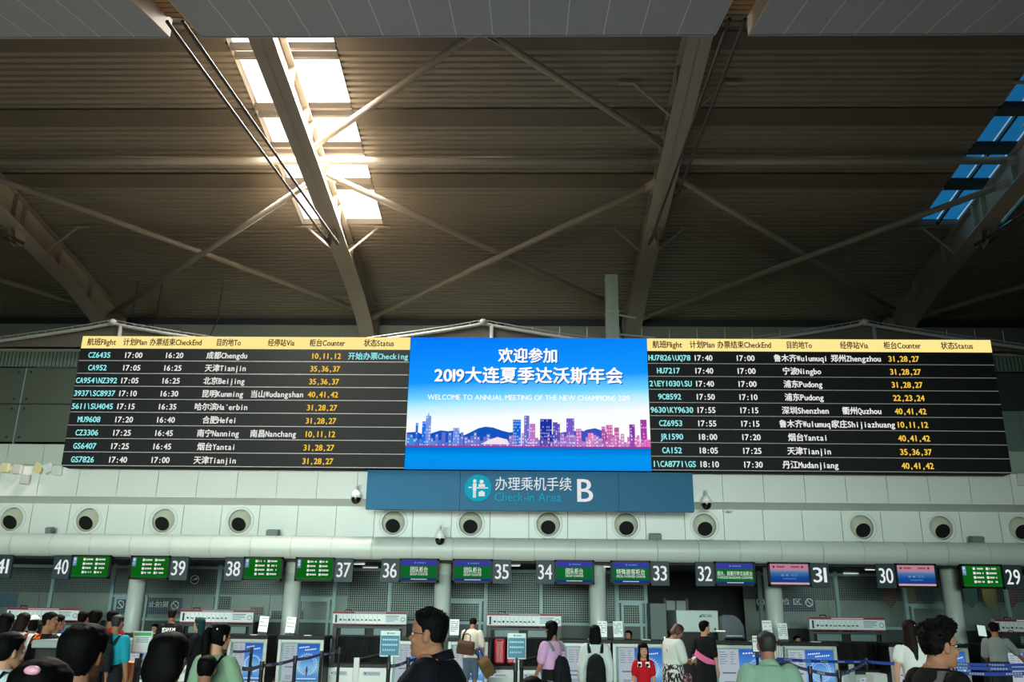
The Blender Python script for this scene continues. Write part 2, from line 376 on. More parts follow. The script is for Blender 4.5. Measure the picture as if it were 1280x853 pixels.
# suspended ceiling slabs over the photographer, sloping, with slotted gaps on the girder lines
SL=.245
def sz(y): return 11.06+SL*(y-12.4)
cuts=[-33,-15.75,-15.2,-6.25,-5.68,3.05,3.62,12.5,13.05,33]
sc=empty('ceiling_lower',(0,0,0),kind='structure')
for i in range(0,len(cuts)-1,2):
    x0,x1=cuts[i],cuts[i+1]; n=max(1,round((x1-x0)/.61)); w=(x1-x0)/n
    for k in range(n):
        a,b=x0+k*w+.007,x0+(k+1)*w-.007; m=MB(); vs=[]
        for y in (-2,12.4): vs += [(a,y,sz(y)),(b,y,sz(y)),(b,y,sz(y)+.09),(a,y,sz(y)+.09)]
        m.add(vs,[(0,1,5,4),(1,2,6,5),(2,3,7,6),(3,0,4,7),(3,2,1,0),(4,5,6,7)]); m.build('ceiling_panel',soffit_paint,sc)
    for k in range(1,n):
        x=x0+k*w; m=MB(); m.add([(x-.008,-2,sz(-2)-.003),(x+.008,-2,sz(-2)-.003),(x+.008,12.4,sz(12.4)-.003),(x-.008,12.4,sz(12.4)-.003)],[(0,3,2,1)]); m.build('joint_strip',mat('pale_joint_strip',(206,206,210),.5),sc)
    m=MB(); m.bx(x0,x1,12.4,12.43,sz(12.4)-.012,sz(12.4)+.22); m.build('edge_trim',soffit_paint,sc)
    for x,s in ((x0,1),(x1,-1)):
        if abs(x)>32: continue
        m=MB(); vs=[(x,-2,sz(-2)-.01),(x,12.4,sz(12.4)-.01),(x,12.4,sz(12.4)+.34),(x,-2,sz(-2)+.34)]; m.sheet(vs,.02); m.build('slot_side',mat('pale_slot_trim',(196,182,160),.6),sc)
for i in range(1,len(cuts)-2,2):
    for k in range(26):
        y=12.1-k*.17; m=MB(); m.box(((cuts[i]+cuts[i+1])/2,y,sz(y)+.30),(cuts[i+1]-cuts[i]-.05,.10,.03)); m.build('slat',wood,sc)
# far upper wall behind the mezzanine
wb=empty('wall_back',(0,30,6),kind='structure')
far_panel=mat('far_wall_panel',(150,150,138),.6,noise=.05,scale=1.)
for k in range(66):
    m=MB(); m.bx(-33+k+.008,-33+k+.992,30.0,30.1,4.3,11.75); m.build('panel',far_panel,wb)
MB().bx(-33,33,29.95,30.1,11.75,12.0).build('gutter_beam',dark_grey,wb)
MB().bx(-33,33,30.0,30.1,12.0,12.7).build('head_flashing',dark_strip,wb)
MB().bx(-33,33,30.02,30.1,-.0,4.3).build('lower_wall',dark_grey,wb)
# mezzanine slab, fascia, jet-nozzle wall
tag(MB().bx(-33,33,22.08,30,4.44,4.52).build('floor_mezzanine',back_panel),kind='structure')
t1=empty('trim_1',(0,22,4.7),kind='structure')
ph=at(47,610,22).x; w=1.03
k0=int((-33-ph)/w); 
for k in range(k0,k0+66):
    x=ph+k*w
    if x>32: break
    m=MB(); m.bx(x+.006,x+w-.006,22.0,22.08,4.42,5.18); m.build('fascia_panel',white_panel,t1)
MB().sheet([(-33,22.0,4.425),(33,22.0,4.425),(33,22.6,4.30),(-33,22.6,4.30)],.03).build('fascia_underside',duct_paint,t1)
wf=empty('wall_front',(0,22.6,3.9),kind='structure')
VX0=-13.57
def vent_panel(x0,x1,z0,z1,cx,cz,r):
    m=MB(); n=32; vs=[]
    for j in range(n):
        a=2*math.pi*(j+.5)/n; dx,dz=math.cos(a),math.sin(a)
        tx=((x1-cx) if dx>0 else (cx-x0))/max(abs(dx),1e-6); tz=((z1-cz) if dz>0 else (cz-z0))/max(abs(dz),1e-6); t=min(tx,tz)
        vs.append((cx+dx*t,22.6,cz+dz*t))
    vs+=[(cx+r*math.cos(2*math.pi*(j+.5)/n),22.6,cz+r*math.sin(2*math.pi*(j+.5)/n)) for j in range(n)]
    c=[(x0,22.6,z0),(x1,22.6,z0),(x1,22.6,z1),(x0,22.6,z1)]
    m.add(vs,[(j,(j+1)%n,(j+1)%n+n,j+n) for j in range(n)])
    b=len(m.v); m.add(c,[])
    for ci in c:                        # corner triangles
        near=sorted(range(n),key=lambda j:(vs[j][0]-ci[0])**2+(vs[j][2]-ci[2])**2)[:2]
        m.f.append((near[0],near[1],b+c.index(ci))); m.m.append(0); m.c.append(None)
    return m
vents=[k for k in range(13) if k not in (4,10)]+[13,14]
for k in range(-10,24):
    cx=VX0+2.0*k
    if cx<-32 or cx>32: continue
    VZ=3.89
    real = (k in range(0,14) and k not in (4,10))
    if real: vent_panel(cx-.494,cx+.494,3.46,4.31,cx,VZ,.335).build('panel',white_panel,wf)
    else: MB().bx(cx-.494,cx+.494,22.6,22.65,3.46,4.31).build('panel',white_panel,wf)
    MB().bx(cx+.506,cx+1.494,22.6,22.65,3.46,4.31).build('panel',white_panel,wf)
MB().bx(-33,33,22.9,22.95,2.98,4.3).build('backing',dark_grey,wf)
noz=mat('cream_nozzle_enamel',(206,205,188),.4); dark_hole=mat('duct_interior',(6,6,6),.9)
real=[k for k in range(0,14) if k not in (4,10)]
def nozzle(cx):
    t=empty('air_nozzle',(cx,22.6,3.89)); o=(cx,22.6,3.89)
    m=MB(); m.lathe([(.375,0),(.375,.016),(.335,.026),(.300,.018),(.300,-.05)],o,(0,-1,0),36); m.build('mounting_ring',white_panel,t,smooth=True)
    ax=Vector((0,-math.cos(R(24)),-math.sin(R(24)))); bo=Vector(o)+Vector((0,.13,0)); Rb=.30
    pr=[(Rb*math.sin(R(a)),Rb*math.cos(R(a))) for a in range(103,42,-6)]
    m=MB(); m.lathe(pr,bo,ax,32); m.build('ball_shell',noz,t,smooth=True)
    r=Rb*math.sin(R(43)); h=Rb*math.cos(R(43))
    m=MB(); m.lathe([(r,h),(r*.97,h+.015),(r*.93,h+.005),(r*.86,h-.10)],bo,ax,28); m.build('throat_lip',noz,t,smooth=True)
    m=MB(); m.lathe([(r*.93,h-.015),(.0001,h-.03)],bo,ax,28); m.build('throat',dark_hole,t)
    return t
proto=None
for i,k in enumerate(real):
    cx=VX0+2.0*k
    if proto is None: o=proto=nozzle(cx)
    else: o=copy_tree(proto,(cx,22.6,3.89))
    tag(o,'round cream jet air nozzle in the white panel band, '+ORD[i]+' from left','air nozzle','jet air nozzles in the panel band')
# big round duct under the panel band
dk=empty('air_duct',(0,22.32,3.21),'long round grey-green air duct of jointed lengths under the panel band','duct')
ph=at(60.5,688,22.05).x; seg=None
for k in range(-19,46):
    x=ph+k*1.02
    if x>32 or x<-33: continue
    m=MB(); r=.285
    m.lathe([(r,.004),(r,1.016)],(x,22.32,3.225),(1,0,0),32); m.build('duct_length',duct_paint,dk,smooth=True)
# check-in zone: soffit, back wall, office partitions
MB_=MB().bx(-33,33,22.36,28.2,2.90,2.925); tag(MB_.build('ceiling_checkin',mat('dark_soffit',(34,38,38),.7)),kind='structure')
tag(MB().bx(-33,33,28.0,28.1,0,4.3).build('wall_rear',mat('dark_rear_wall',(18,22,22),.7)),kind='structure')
off=mat('pale_office_partition',(124,138,128),.6,noise=.06,scale=.7)
def partition(x0,x1,z1,nm):
    p=empty(nm,((x0+x1)/2,26.4,0),kind='structure'); n=max(1,round((x1-x0)/2.4)); w=(x1-x0)/n
    for k in range(n): MB().bx(x0+k*w+.008,x0+(k+1)*w-.008,26.4,26.46,.62,z1).build('panel',off,p)
    MB().bx(x0,x1,26.395,26.46,0,.61).build('plinth_panel',dark_grey,p)
    MB().bx(x0,x1,26.42,26.46,z1,2.9).build('upper_panel',mat('upper_office_panel',(58,68,64),.6),p)
partition(-33,-5.4,2.12,'wall_office_left'); partition(6.2,33,2.16,'wall_office_right')
# columns
colx=[170,365,553,747,967,1190]
cl=['behind the crowd, leftmost','left of the wire door','left of the door behind the man with the brown bag','right of the woman in the white blouse','beside the dark blue scanner','rightmost, behind the man with glasses facing right']
for i,px in enumerate(colx):
    x=at(px,745,23.0).x; c=empty('column',(x,23.0,0),'round pale grey column, '+cl[i],'column')
    m=MB(); m.lathe([(.215,0),(.215,2.93)],(x,23.0,0),(0,0,1),32,close=True); o=m.build('shaft',duct_paint,c,smooth=False)
    for p in o.data.polygons: p.use_smooth=len(p.vertices)==4
    m=MB(); m.lathe([(.22,2.62),(.22,2.92)],(x,23.0,0),(0,0,1),32); m.build('collar',back_panel,c,smooth=True)
# ------------------------------------------------------------------ LED boards
BY=21.5; BZ0,BZ1=5.11,8.57
panel_black=mat('led_board_black',(17,20,21),.6,noise=.1,scale=30.,spec=.25)
panel_black2=mat('led_board_black_warm',(20,22,22),.5)
line_grey=mat('row_line_grey',(150,150,150),.5,emit=(150,150,150),strength=.35)
def board(name,label,x0,x1,hdr,hdr_px,rows,colpx,pxy):
    t=empty(name,((x0+x1)/2,BY,BZ0),label,'information board')
    MB().bx(x0+.01,x1-.01,BY+.03,BY+.40,BZ0,BZ1).build('casing',black_matt,t)
    hz=BZ1-.335
    h=MB().bx(x0,x1,BY,BY+.03,hz,BZ1).build('header_strip',led_yellow,t)
    m=MB()
    for s,(a,b) in zip(hdr,hdr_px):
        xa,xb=at(a,pxy-14,BY).x,at(b,pxy-14,BY).x; m.text(s,(xa+xb)/2,hz+.095,BY-.006,.215,0,fit=xb-xa,bold=.024)
    m.build('header_lettering',led_red,h)
    n=len(rows); rh=(hz-BZ0-.02)/n
    cx=[at(p,pxy,BY).x for p in colpx]
    for i,row in enumerate(rows):
        z1=hz-i*rh; z0=z1-rh
        r=MB().bx(x0,x1,BY,BY+.03,z0+.016,z1-.004).build('flight_row',panel_black,t)
        MB().bx(x0,x1,BY-.004,BY+.03,z0,z0+.014).build('row_line',line_grey,t)
        m=MB()
        for j,s in enumerate(row):
            if not s: continue
            w=sum(1. if ord(ch)>0x2000 else .5 for ch in s)*.196; c=cx[j]
            mi=[1,0,0,0,0,2,1][j]; c=max(c,x0+w/2+.02); c=min(c,x1-w/2-.02)
            m.text(s,c,z0+.085,BY-.006,.21,mi,mono=True,bold=.026,sx=.94)
        m.build('row_lettering',[led_white,led_cyan,led_amber],r)
HD=['航班Flight','计划Plan','办票结束CheckEnd','目的地To','经停站Via','柜台Counter','状态Status']
c='天津Tianjin'
L=[('CZ6435','17:00','16:20','成都Chengdu','','10,11,12','开始办票Checking'),('CA952','17:05','16:25',c,'','35,36,37',''),
('CA954\\NZ392','17:05','16:25','北京Beijing','','35,36,37',''),('3937\\SC8937','17:10','16:30','昆明Kunming','当山Wudangshan','40,41,42',''),
('5611\\SU4045','17:15','16:35','哈尔滨Ha`erbin','','31,28,27',''),('MU9608','17:20','16:40','合肥Hefei','','31,28,27',''),
('CZ3306','17:25','16:45','南宁Nanning','南昌Nanchang','10,11,12',''),('GS6407','17:25','16:45','烟台Yantai','','31,28,27',''),('GS7826','17:40','17:00',c,'','31,28,27','')]
Rr=[('HU7826\\UQ78','17:40','17:00','鲁木齐Wulumuqi','郑州Zhengzhou','31,28,27',''),('HU7217','17:40','17:00','宁波Ningbo','','31,28,27',''),
('2\\EY1030\\SU','17:40','17:00','浦东Pudong','','31,28,27',''),('9C8592','17:50','17:10','浦东Pudong','','22,23,24',''),
('9630\\KY9630','17:55','17:15','深圳Shenzhen','衢州Quzhou','40,41,42',''),('CZ6953','17:55','17:15','鲁木齐Wulumuqi','家庄Shijiazhuang','10,11,12',''),
('JR1590','18:00','17:20','烟台Yantai','','40,41,42',''),('CA152','18:05','17:25',c,'','35,36,37',''),('1\\CA8771\\GS','18:10','17:30','丹江Mudanjiang','','40,41,42','')]
board('flight_board','black LED flight departure board with yellow header, left of the blue screen',-11.90,-3.20,HD,
 [(109,145.3),(153.9,184),(187,252.3),(270.3,301.3),(335,368.5),(387,431.7),(454.9,492.8)],L,[124.7,166.8,217.9,284,351,407.8,472.7],443)
board('flight_board','black LED flight departure board with yellow header, right of the blue screen',2.99,11.83,HD,
 [(815.6,852.8),(861.9,893.4),(896.6,964),(982.7,1015),(1050,1085.3),(1104.5,1151.3),(1175.9,1216.2)],Rr,[834.8,878.6,931.2,1000.5,1069.6,1129.3,1195],448)
# centre video screen: sky, skyline and sea are its lit picture
vx0,vx1=-3.19,2.98
t=empty('video_screen',((vx0+vx1)/2,BY,BZ0),'blue LED video screen welcoming guests with a city skyline over the sea','screen')
MB().bx(vx0+.01,vx1-.01,BY+.03,BY+.40,BZ0,BZ1).build('casing',black_matt,t)
seaz=at(660,558.5,BY).z
pic=MB().bx(vx0,vx1,BY,BY+.03,seaz,BZ1).build('sky_picture',ramp_emis('screen_sky',[(0,(255,255,255)),(.22,(250,254,255)),(.34,(190,240,255)),(.42,(110,212,255)),(.56,(20,152,255)),(1,(0,122,250))],'Z',1.,noise=-.12),t)
MB().bx(vx0,vx1,BY,BY+.03,BZ0,seaz).build('sea_picture',ramp_emis('screen_sea',[(0,(10,140,235)),(.55,(0,150,240)),(.9,(0,120,215)),(1,(20,40,110))],'Z',1.),t)
m=MB(); rnd=random.Random(3)
def sx(px): return at(px,550,BY).x
def szz(py): return at(660,py,BY).z
base=seaz-.02
def hill(pts,col):
    vs=[(sx(p[0]),BY-.003,szz(p[1])) for p in pts]; m.add(vs+[(vs[-1][0],BY-.003,base),(vs[0][0],BY-.003,base)],[tuple(range(len(vs)+2))[::-1]],0,col)
hill([(508,542),(520,541),(531,545),(538,543),(550,539),(560,540),(568,539),(580,545),(590,540),(598,536),(606,534),(616,535),(628,539),(636,541),(650,540)],(20,84,190))
hill([(690,543),(706,540),(726,538),(740,541),(752,543)],(66,84,190)); hill([(720,545),(733,537),(744,535),(756,539),(770,545)],(60,80,190))
def tower(x0,x1,y,c,y2=None,win=True):
    a,b,z=sx(x0),sx(x1),szz(y); m.rect(a,b,base,z,BY-.005,0,c)
    if y2: m.add([(a+(b-a)*.3,BY-.005,z),(a+(b-a)*.62,BY-.005,z),(a+(b-a)*.5,BY-.005,szz(y2))],[(0,1,2)],0,c)
    if win and z-base>.12:
        nx=max(1,int((b-a)/.05)); nz=int((z-base)/.075)
        for i in range(nx):
            for k in range(nz):
                if rnd.random()<.45:
                    u=a+(i+.25)*(b-a)/nx; v=base+(k+.2)*(z-base)/nz; lt=tuple(min(255,int(q*.45+150)) for q in c); m.rect(u,u+(b-a)/nx*.5,v,v+(z-base)/nz*.5,BY-.007,0,lt)
for x in range(508,812,4):              # low rows of blocks along the shore
    f=(x-508)/304; h=rnd.uniform(541,554); c=(int(70+150*f+rnd.uniform(-20,20)),int(110+30*rnd.random()),int(215-20*f)); tower(x,min(x+rnd.uniform(3,5.5),814),h,tuple(max(0,min(255,q)) for q in c))
for a in ((519,522,530,(40,110,220)),(527,532,528,(30,110,225)),(531.5,538,521,(120,150,230),516),(566,574,536,(110,150,235)),(641,651,525,(20,100,215)),(655,661.5,520,(110,110,200)),(662,669,530,(190,120,200)),
 (675,690,524,(30,50,160)),(691,697,528,(90,80,180)),(694,700,530,(100,80,180)),(708,718,523,(120,90,200)),(720,727,536,(190,110,190)),(735,742,541,(230,130,180)),(752,757,533,(170,90,170)),(758,766,531,(200,100,170)),(768,774,534,(190,90,160)),(787,794,530,(130,60,170)),(801,809,524,(170,60,170))): tower(*a[:4],*(a[4:]))
vs=[(sx(p[0]),BY-.008,szz(p[1])) for p in ((601,556),(612,550),(622,547),(634,550),(637,556))]; m.add(vs,[tuple(range(5))[::-1]],0,(250,225,240))
m.rect(sx(507),sx(813.5),base-.01,base+.03,BY-.009,0,(150,60,150))
o=m.build('skyline_picture',attr_emis('screen_skyline'),t,attr=True)
m=MB()
m.text('欢迎参加',(sx(621)+sx(698))/2,at(660,452,BY).z,BY-.010,.42,0,fit=sx(698)-sx(621),bold=.03)
m.text('2019大连夏季达沃斯年会',at(660.5,470,BY).x,at(660,477.5,BY).z,BY-.010,.46,0,fit=at(779,470,BY).x-at(543,470,BY).x,bold=.03)
m.text('WELCOME TO ANNUAL MEETING OF THE NEW CHAMPIONS 2019',at(660.5,498,BY).x,at(660,500.5,BY).z,BY-.010,.19,0,fit=at(787,498,BY).x-at(534,498,BY).x,bold=.01)
m.build('greeting_lettering',emis('screen_white',(255,255,255),1.05),t)
m=MB(); m.text('欢迎参加',(sx(621)+sx(698))/2+.025,at(660,452,BY).z-.025,BY-.008,.42,0,fit=sx(698)-sx(621),bold=.03); m.text('2019大连夏季达沃斯年会',at(660.5,470,BY).x+.025,at(660,477.5,BY).z-.025,BY-.008,.46,0,fit=at(779,470,BY).x-at(543,470,BY).x,bold=.03); m.build('lettering_shadow',emis('screen_shadow_blue',(0,90,190),.9),t)
# check-in area sign
sxa,sxb,sz0,sz1=-4.12,4.0,4.12,5.085
navy=mat('sign_navy_blue',(26,84,116),.5,spec=.2,noise=.04,scale=3.,emit=(26,84,116),strength=.25)
t=empty('area_sign',(0,BY,sz0),'long dark blue check-in area B sign hanging under the video screen','sign')
for a,b in ((sxa,-1.79),(-1.78,2.15),(2.16,sxb)): MB().bx(a,b,BY+.06,BY+.28,sz0,sz1).build('sign_panel',navy,t)
m=MB(); y=BY+.05
def Z(py): return at(660,py,BY+.05).z
def Xp(px,py=612): return at(px,py,BY+.05).x
cyan=emis('sign_cyan',(28,170,196),.85); swhite=emis('sign_white',(235,240,240),.9)
m.disc((Xp(597.5),Z(611)),.335,y,36,1)
y-=.004; px=.0213; cx,cz=Xp(597.5),Z(611)
for dx,dz,r in ((-.085,.175,.045),(.085,.16,.05)): m.disc((cx+dx,cz+dz),r,y,16,0)
m.rect(cx-.13,cx-.04,cz-.06,cz+.12,y); m.rect(cx-.12,cx-.09,cz-.24,cz-.06,y); m.rect(cx-.08,cx-.05,cz-.24,cz-.06,y)
m.rect(cx+.01,cx+.17,cz+.03,cz+.10,y); m.rect(cx-.24,cx-.15,cz+.0,cz+.03,y); m.rect(cx-.03,cx+.25,cz-.01,cz+.02,y)
m.rect(cx+.02,cx+.17,cz-.20,cz-.09,y); m.rect(cx+.065,cx+.125,cz-.09,cz-.065,y)
m.text('办理乘机手续',(Xp(618.5,605)+Xp(715,605))/2,Z(613)+.02,y,.36,0,fit=Xp(715,605)-Xp(618.5,605),bold=.004)
m.text('Check-in Area',(Xp(618,622)+Xp(702,622))/2,Z(627),y,.30,1,fit=Xp(702,622)-Xp(618,622))
m.text('B',Xp(731.5),Z(627),y,.82,0,fit=.44,bold=.012)
m.build('sign_lettering',[swhite,cyan],t)
for x in (-3.4,0,3.2): MB().bx(x-.04,x+.04,BY+.15,22.0,4.75,4.82).build('wall_bracket',dark_grey,t)
# ------------------------------------------------------------------ numbered signs and counter monitors
SY=22.2
def X_(px,py=715,Y=SY): return at(px,py,Y).x
sign_grey=mat('sign_slate_grey',(44,58,64),.5,spec=.25,noise=.05,scale=5.,emit=(50,66,72),strength=.06)
for num,a,b in ((41,-10,12.6),(40,65,87),(39,211.3,234),(38,280,303),(37,418,441),(36,476,499),(35,616,639),(34,670,693),(33,813.5,836.5),(32,869.4,892.7),(31,1013,1036),(30,1095.6,1118.8),(29,1253.2,1277.5)):
    x0,x1=X_(a),X_(b); z1=at(640,699.5,SY).z; z0=at(640,730.5,SY).z; cz=(z0+z1)/2
    t=empty('number_sign',((x0+x1)/2,SY,z0),'slate grey hanging sign with the white number '+NUMW[num],'sign')
    MB().bx(x0,x1,SY,SY+.09,z0,z1).build('panel',sign_grey,t,bevel=.006)
    m=MB(); m.text(str(num),(x0+x1)/2,cz-.175,SY-.004,.51,0,fit=.365,bold=.012); m.build('numerals',swhite,t)
    MB().bx(x0+.05,x1-.05,SY+.03,SY+.07,z1,2.93).build('hanger',dark_grey,t)
m_white=emis('monitor_white',(235,240,235),.9); m_red=emis('monitor_red',(150,20,40),.7); m_pale=emis('monitor_pale',(120,170,215),.6)
green=ramp_emis('monitor_green',[(0,(22,120,44)),(.15,(14,104,22)),(1,(20,112,30))],'Z',.75)
grp=ramp_emis('monitor_blue_green',[(0,(30,52,140)),(.11,(36,56,150)),(.12,(18,112,52)),(.73,(20,116,50)),(.74,(60,66,170)),(1,(66,72,180))],'Z',.72)
grp.node_tree.nodes['Color Ramp'].color_ramp.interpolation='LINEAR'
sunset=ramp_emis('monitor_pink_blue',[(0,(230,190,195)),(.09,(225,180,185)),(.1,(20,70,150)),(.35,(30,80,165)),(.58,(70,130,190)),(.72,(190,150,175)),(1,(214,140,160))],'Z',.72)
def monitor(a,b,kind,near,desc):
    x0,x1=X_(a),X_(b); ym=(a+b)/2; z1=at(640,699.3,SY).z; z0=at(640,729.8,SY).z; y=SY-.02
    t=empty('counter_monitor',((x0+x1)/2,SY,z0),desc+' monitor hanging beside the sign numbered '+NUMW[near],'monitor')
    MB().bx(x0,x1,SY,SY+.09,z0,z1).build('casing',black_plastic,t,bevel=.008)
    fr=MB(); bz=.05
    for q in ((x0,x0+bz,z0,z1),(x1-bz,x1,z0,z1),(x0,x1,z0,z0+bz),(x0,x1,z1-bz,z1)): fr.bx(q[0],q[1],SY-.02,SY,q[2],q[3])
    fr.build('bezel',black_plastic,t)
    sx0,sx1,s0,s1=x0+bz,x1-bz,z0+bz,z1-bz; w,h=sx1-sx0,s1-s0
    m=MB().bx(sx0,sx1,SY-.008,SY,s0,s1); sc=m.build('display',{'list':green,'group':grp,'special':grp,'over':grp,'sunset':sunset}[kind],t)
    y=SY-.012; m=MB(); P=lambda u,v:(sx0+u*w,s0+v*h); cx=(sx0+sx1)/2
    def bar(u0,u1,v0,v1,mi=0): m.rect(sx0+u0*w,sx0+u1*w,s0+v0*h,s0+v1*h,y,mi)
    rr=random.Random(int(a))
    if kind=='list':
        bar(.0,.10,.55,.98,2); bar(.02,.08,.82,.94,0); bar(.02,.08,.66,.78,0)
        for i,v in enumerate((.86,.64,.43,.22)):
            for u in (.28,.62):
                bar(u,u+.06,v-.05,v+.07); k=0
                for q in range(6):
                    if rr.random()<.9: bar(u+.08+q*.032,u+.08+q*.032+.024,v-.03,v+.05)
    elif kind=='sunset':
        for u in (.10,.84): m.disc((sx0+u*w,s0+.86*h),.028,y,12,1)
        for q in range(7): bar(.18+q*.03,.18+q*.03+.022,.82,.9,1); bar(.56+q*.03,.56+q*.03+.022,.82,.9,1)
        m.text('柜台',cx+.12*w,s0+.40*h,y,.085,2); bar(.28,.35,.40,.50,2); bar(.40,.47,.40,.50,2)
        for q in range(9): bar(.32+q*.04,.32+q*.04+.03,.26,.30,2)
    else:
        zh,en={'group':('团队柜台','GROUP COUNTER'),'special':('特殊旅客柜台','SPECIAL PASSENGER COUNTER'),'over':('超大、超重行李交运柜台','OVERSIZE BAGGAGE COUNTER')}[kind]
        fw={'group':.5,'special':.80,'over':.95}[kind]
        m.text(zh,cx,s0+.42*h,y,{'group':.15,'special':.145,'over':.115}[kind],0,fit=fw*w,bold=.008)
        m.text(en,cx,s0+.25*h,y,.082,0,fit=fw*w,bold=.006)
        m.disc((sx0+.38*w,s0+.87*h),.022,y,12,2)
        for q in range(7): bar(.44+q*.035,.44+q*.035+.026,.84,.90,2)
        for q in range(10): bar(.28+q*.045,.28+q*.045+.035,.04,.075,0)
    m.build('display_print',[m_white,m_red,m_pale],sc)
    MB().bx((x0+x1)/2-.12,(x0+x1)/2+.12,SY+.03,SY+.07,z1,2.935).build('hanger',dark_grey,t)
for q in ((87.2,137.5,'list',40,'green list'),(161.7,212,'list',39,'green list'),(303.4,353.1,'list',38,'green list'),(368.6,418,'list',37,'green list'),
 (498.9,548.7,'group',36,'blue and green group counter'),(565.7,616,'group',35,'blue and green group counter'),(692.9,743,'group',34,'blue and green group counter'),(763.3,813.5,'special',33,'blue and green special passenger counter'),
 (892.7,944,'over',32,'blue and green oversize baggage counter'),(960,1013,'sunset',31,'pink and blue'),(1118.8,1170.6,'sunset',30,'pink and blue'),(1200,1253.2,'list',29,'green list')): monitor(*q)
# ------------------------------------------------------------------ wire-mesh partition with doors
MY=25.0
postpx=[64,140,272,418,487,607,676,771,807,950,1046,1131,1258]
px_=[at(p,745,MY).x for p in postpx]
px_=[-20.0,-16.6]+px_+[15.6,18.5]
doorbay={3:(0,1.0),4:(-1.05,0),6:(-1.3,0),9:(0,0),13:(0,1.25)}          # bays (by left post) that hold a wire door
for i in range(len(px_)-1):
    x0,x1=px_[i],px_[i+1]
    if i==10: continue                  # opening by the oversize-baggage machine
    t=empty('mesh_partition',((x0+x1)/2,MY,0),'grey-green wire mesh partition bay behind the counters, '+(ORD[i] if i<10 else ORD[i-1])+' bay from left'+(', with a wire door' if i in doorbay else ''),'partition')
    for x in ((x0,x1) if i in (0,9,15) else (x0,)):
        MB().bx(x-.045,x+.045,MY-.045,MY+.045,0,2.9).build('post',teal_frame,t)
    zt=2.82
    MB().bx(x0+.045,x1-.045,MY-.03,MY+.03,zt-.04,zt+.04).build('top_rail',teal_frame,t)
    rails=[1.42]
    for z in rails: MB().bx(x0+.045,x1-.045,MY-.03,MY+.03,z-.035,z+.035).build('rail',teal_frame,t)
    if i in doorbay:
        u,v=doorbay[i]; d0=x0+.045 if u>=0 else x1+u; d1=x1-.045 if v<=0 else x0+v
        MB().bx(d0,d1,MY-.03,MY+.03,2.0,2.07).build('transom',teal_frame,t)
        if u<0: MB().bx(d0-.04,d0+.02,MY-.045,MY+.045,0,2.03).build('door_post',teal_frame,t)
        if v>0: MB().bx(d1-.02,d1+.04,MY-.045,MY+.045,0,2.03).build('door_post',teal_frame,t)
        a=d0+.10
        for x in (a,d1-.10): MB().bx(x-.035,x+.035,MY-.04,MY+.04,.02,2.0).build('door_stile',teal_frame,t)
        MB().bx(a,d1-.10,MY-.035,MY+.035,1.94,2.0).build('door_rail',teal_frame,t)
    MB().bx(x0+.045,x1-.045,MY-.012,MY+.012,.05,1.38).build('lower_panel',mat('partition_lower_panel',(44,56,55),.5),t)
    m=MB(); x=x0+.06; r=.0045
    while x<x1-.05: m.bx(x-r,x+r,MY-r,MY+r,1.45,zt); x+=.06
    z=1.46
    while z<zt: m.bx(x0+.05,x1-.05,MY-r-.006,MY+r-.006,z-r,z+r); z+=.06
    tag(m.build('wire_mesh',mesh_wire,t),kind='stuff')
# banners and pennants hung behind the mesh
def banner(pxa,pxb,pya,pyb,Y,col,label,txt=None,icons=(),nm='banner'):
    a=at(pxa,pya,Y); b=at(pxb,pyb,Y); t=empty(nm,((a.x+b.x)/2,Y,b.z),label,'banner')
    MB().bx(a.x,b.x,Y,Y+.015,b.z,a.z).build('cloth',mat('banner_'+nm+str(col),col,.7,noise=.06,scale=6.),t)
    m=MB(); y=Y-.006; h=a.z-b.z
    if txt: m.text(txt,(a.x+b.x)/2,b.z+.45*h,y,h*.42,0,bold=.01,fit=min((b.x-a.x)*.62,len(txt)*h*.42))
    for u in icons:
        cx=a.x+u*(b.x-a.x); cz=b.z+.56*h; m.disc((cx,cz),h*.26,y,24,0,r0=h*.20); m.add([(cx-h*.17,y,cz+h*.13),(cx-h*.13,y,cz+h*.17),(cx+h*.17,y,cz-h*.13),(cx+h*.13,y,cz-h*.17)],[(0,3,2,1)])
    if m.v: m.build('lettering',white_print,t)
banner(143,226,747,768.5,26.37,(28,52,84),'dark blue security banner behind the mesh at the leftmost column','安全 禁止拍摄',(.1,.9))
banner(944,1020,744,765,26.37,(26,50,74),'dark blue security banner behind the mesh at the column by the blue scanner','安 检 区',(.08,.9))
banner(-2,20.5,741,759,26.37,(40,92,122),'pale blue notice behind the mesh at the left frame edge')
banner(340,378,764,774,26.37,(18,24,26),'black notice with white characters behind the column left of the door','出口 线')
banner(313,329,759,769,26.37,(92,40,52),'small dark red notice on the office panel above the conveyor')
banner(268,287.5,746,762,26.37,(16,22,22),'dark square window opening in the office partition',nm='hatch')
for px,c,nm in ((1112,(120,40,44),'red'),(1136,(120,112,40),'yellow'),(1159,(40,84,104),'blue'),(1213,(30,84,70),'green'),(1237,(128,112,34),'mustard yellow'),(1263,(118,36,44),'dark red')):
    Y=25.8; w=.19; top=2.85; zb=at(px,752,Y).z; x=at(px,745,Y).x
    t=MB(); t.sheet([(x-w,Y,top),(x+w,Y,top),(x+w,Y,zb),(x,Y,zb-.2),(x-w,Y,zb)][::-1],.012)
    o=t.build('pennant',mat('pennant_'+nm.replace(' ','_'),c,.7,noise=.1)); tag(o,nm+' pointed pennant hanging behind the mesh on the right side','pennant')
